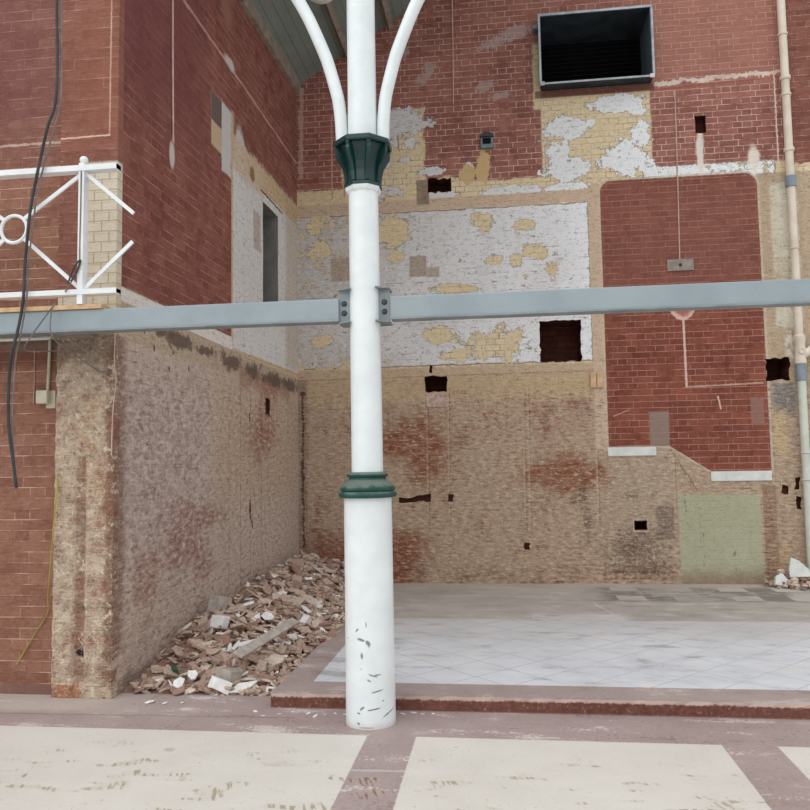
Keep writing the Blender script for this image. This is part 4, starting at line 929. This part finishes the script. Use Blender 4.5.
special(-2.6, 7.0, .30, 'lump', m_stone, 'large grey stone lump against the wall, top of the heap middle', .07)
special(-2.13, 6.35, .22, 'shard', m_chalk, 'white plaster flake in the middle of the heap, above the grey board', .05)
special(-2.0, 6.6, .20, 'shard', m_chalk, 'white plaster flake right of the middle of the heap, near the board top', .05)
special(-2.08, 5.8, .22, 'lump', m_stone, 'pale squared stone block behind the lower end of the grey board', .06)
special(-1.93, 5.68, .26, 'shard', m_chalk, 'flat white slab lying on the floor at the heap front, beside the step', .025, .1)
special(-1.86, 7.2, .16, 'lump', m_chalk, 'small white lump on the right slope of the heap, near the column', .05)
special(-2.2, 8.7, .20, 'shard', m_chalk, 'white splinter near the top of the heap in the far corner', .07, .6)
special(-2.7, 6.45, .20, 'shard', mats_r[3], 'pale pointed shard leaning on the side wall at the heap front', .06, .6, 'render_shard')
o = special(-2.54, 5.86, .075, 'lump', simple('green_glass', (30, 74, 56), (48, 96, 74), 9, .3, .5), 'small dark green fragment in the left front of the heap', .03, .3, 'green_fragment')
for i, (a, b, c) in enumerate(((-2.35, 5.75, .13), (-2.0, 5.85, .12), (-2.2, 6.3, .15), (-2.4, 6.45, .12), (-1.85, 6.2, .14), (-2.15, 7.0, .16), (-2.3, 7.9, .14), (-1.95, 7.6, .15), (-2.5, 8.3, .13), (-2.05, 8.8, .14))):
    o = special(a, b, c, 'shard', m_chalk, 'small white plaster flake scattered among the brown shards of the heap', .05, .4, 'plaster_flake'); o['group'] = 'white flakes scattered in the heap'
bd = setp(obj('grey_board', box(-.45, .45, -.040, .040, -.010, .010, bev=.004), m_stone), 'long grey board lying diagonally across the middle of the heap', 'board')
pa, pb = Vector((-2.00, 5.75, .25)), Vector((-1.83, 6.75, .31)); bd.location = (pa+pb)/2; bd.rotation_mode = 'QUATERNION'
t_ = (pb-pa).normalized(); n_ = Vector((.45, -.5, 1)); n_ = (n_-t_*n_.dot(t_)).normalized(); bd.rotation_quaternion = Matrix((t_, n_.cross(t_), n_)).transposed().to_quaternion()
bd.scale = ((pb-pa).length/.9, 1, 1)
# crumbs on the lower floor
for i, (x, y, s) in enumerate(((-2.52, 5.38, .085), (-2.40, 5.37, .06), (-2.28, 5.39, .065), (-1.62, 5.16, .04), (-1.52, 5.20, .035), (-1.33, 5.22, .05), (-1.27, 5.17, .05), (-1.21, 5.20, .045), (-1.15, 5.24, .035), (-1.45, 5.26, .03), (-1.7, 5.24, .04), (-1.08, 5.22, .04), (-.70, 5.26, .05), (-.63, 5.29, .045), (-.57, 5.27, .04), (-.50, 5.28, .035))):
    o = bpy.data.objects.new('plaster_chip', shard_mesh('plaster_chip', 'shard', s, RR, m_chalk)); COL.objects.link(o); o.location = (x, y, s*.09); o.rotation_euler = (RR.uniform(-.12, .12), RR.uniform(-.12, .12), RR.uniform(0, 6))
    if i < 3: setp(o, ('white plaster chip on the purple floor, nearest the pilaster', 'white plaster chip on the purple floor, middle of a row of three', 'white plaster chip on the purple floor, nearest the step end of three')[i], 'rubble')
    elif i < 12: setp(o, 'tiny white plaster chip on the purple floor left of the column foot', 'rubble', 'tiny plaster chips left of the column')
    else: setp(o, 'tiny white plaster chip along the step right of the column foot', 'rubble', 'tiny plaster chips right of the column')
# small heap at the right of the back wall
bm = bmesh.new()
for k in range(420):
    a = RR.random(); x = 3.22+a*1.4+RR.uniform(-.1, .1); y = 10.2-RR.random()*(.25+.65*a); s = RR.uniform(.03, .11); z = .10+max(0, (y-9.75))*.42*RR.random()*(1 if x > 3.3 else .4)+.01
    n = RR.choice((4, 5)); th = s*.3; q = Matrix.Rotation(RR.uniform(-.4, .4), 3, 'X') @ Matrix.Rotation(RR.uniform(-.4, .4), 3, 'Y') @ Matrix.Rotation(RR.uniform(0, 6), 3, 'Z')
    P2 = [(s*.5*RR.uniform(.7, 1.1)*math.cos(2*math.pi*i/n), s*.4*RR.uniform(.7, 1.1)*math.sin(2*math.pi*i/n)) for i in range(n)]
    lo = [bm.verts.new(Vector((x, y, z))+q @ Vector((p, r, -th/2))) for p, r in P2]; hi = [bm.verts.new(Vector((x, y, z))+q @ Vector((p, r, th/2))) for p, r in P2]
    mi = RR.choice((0, 1, 2, 3))
    for f in [bm.faces.new(lo[::-1]), bm.faces.new(hi)]+[bm.faces.new((lo[i], lo[(i+1) % n], hi[(i+1) % n], hi[i])) for i in range(n)]: f.material_index = mi
setp(obj('rubble_scatter', bm, mats_r, recalc=False), 'low scatter of broken brown bits at the foot of the drainpipe', 'rubble', kind='stuff')
def slab(name, pts, th, loc, rot, mat, label):
    bm = bmesh.new(); lo = [bm.verts.new((a, 0, b)) for a, b in pts]; hi = [bm.verts.new((a, th, b)) for a, b in pts]; n = len(pts)
    bm.faces.new(lo); bm.faces.new(hi[::-1])
    for i in range(n): bm.faces.new((lo[i], lo[(i+1) % n], hi[(i+1) % n], hi[i]))
    bmesh.ops.recalc_face_normals(bm, faces=bm.faces); bmesh.ops.bevel(bm, geom=bm.edges[:], offset=.006, segments=1, affect='EDGES')
    o = obj(name, bm, mat, loc=loc); o.rotation_euler = rot; return setp(o, label, 'slab')
slab('plaster_slab', [(0, 0), (.24, .01), (.22, .10), (.12, .20), (.03, .24), (.0, .10)], .05, (3.38, 9.98, .225), (-.25, 0, -.1), m_plaster, 'larger white broken slab leaning below the drainpipe')
slab('plaster_slab', [(0, .02), (.15, 0), (.18, .06), (.11, .16), (.03, .13)], .06, (3.20, 9.95, .12), (-.3, 0, .1), m_plaster, 'smaller pale broken slab on the floor left of the leaning white slab')
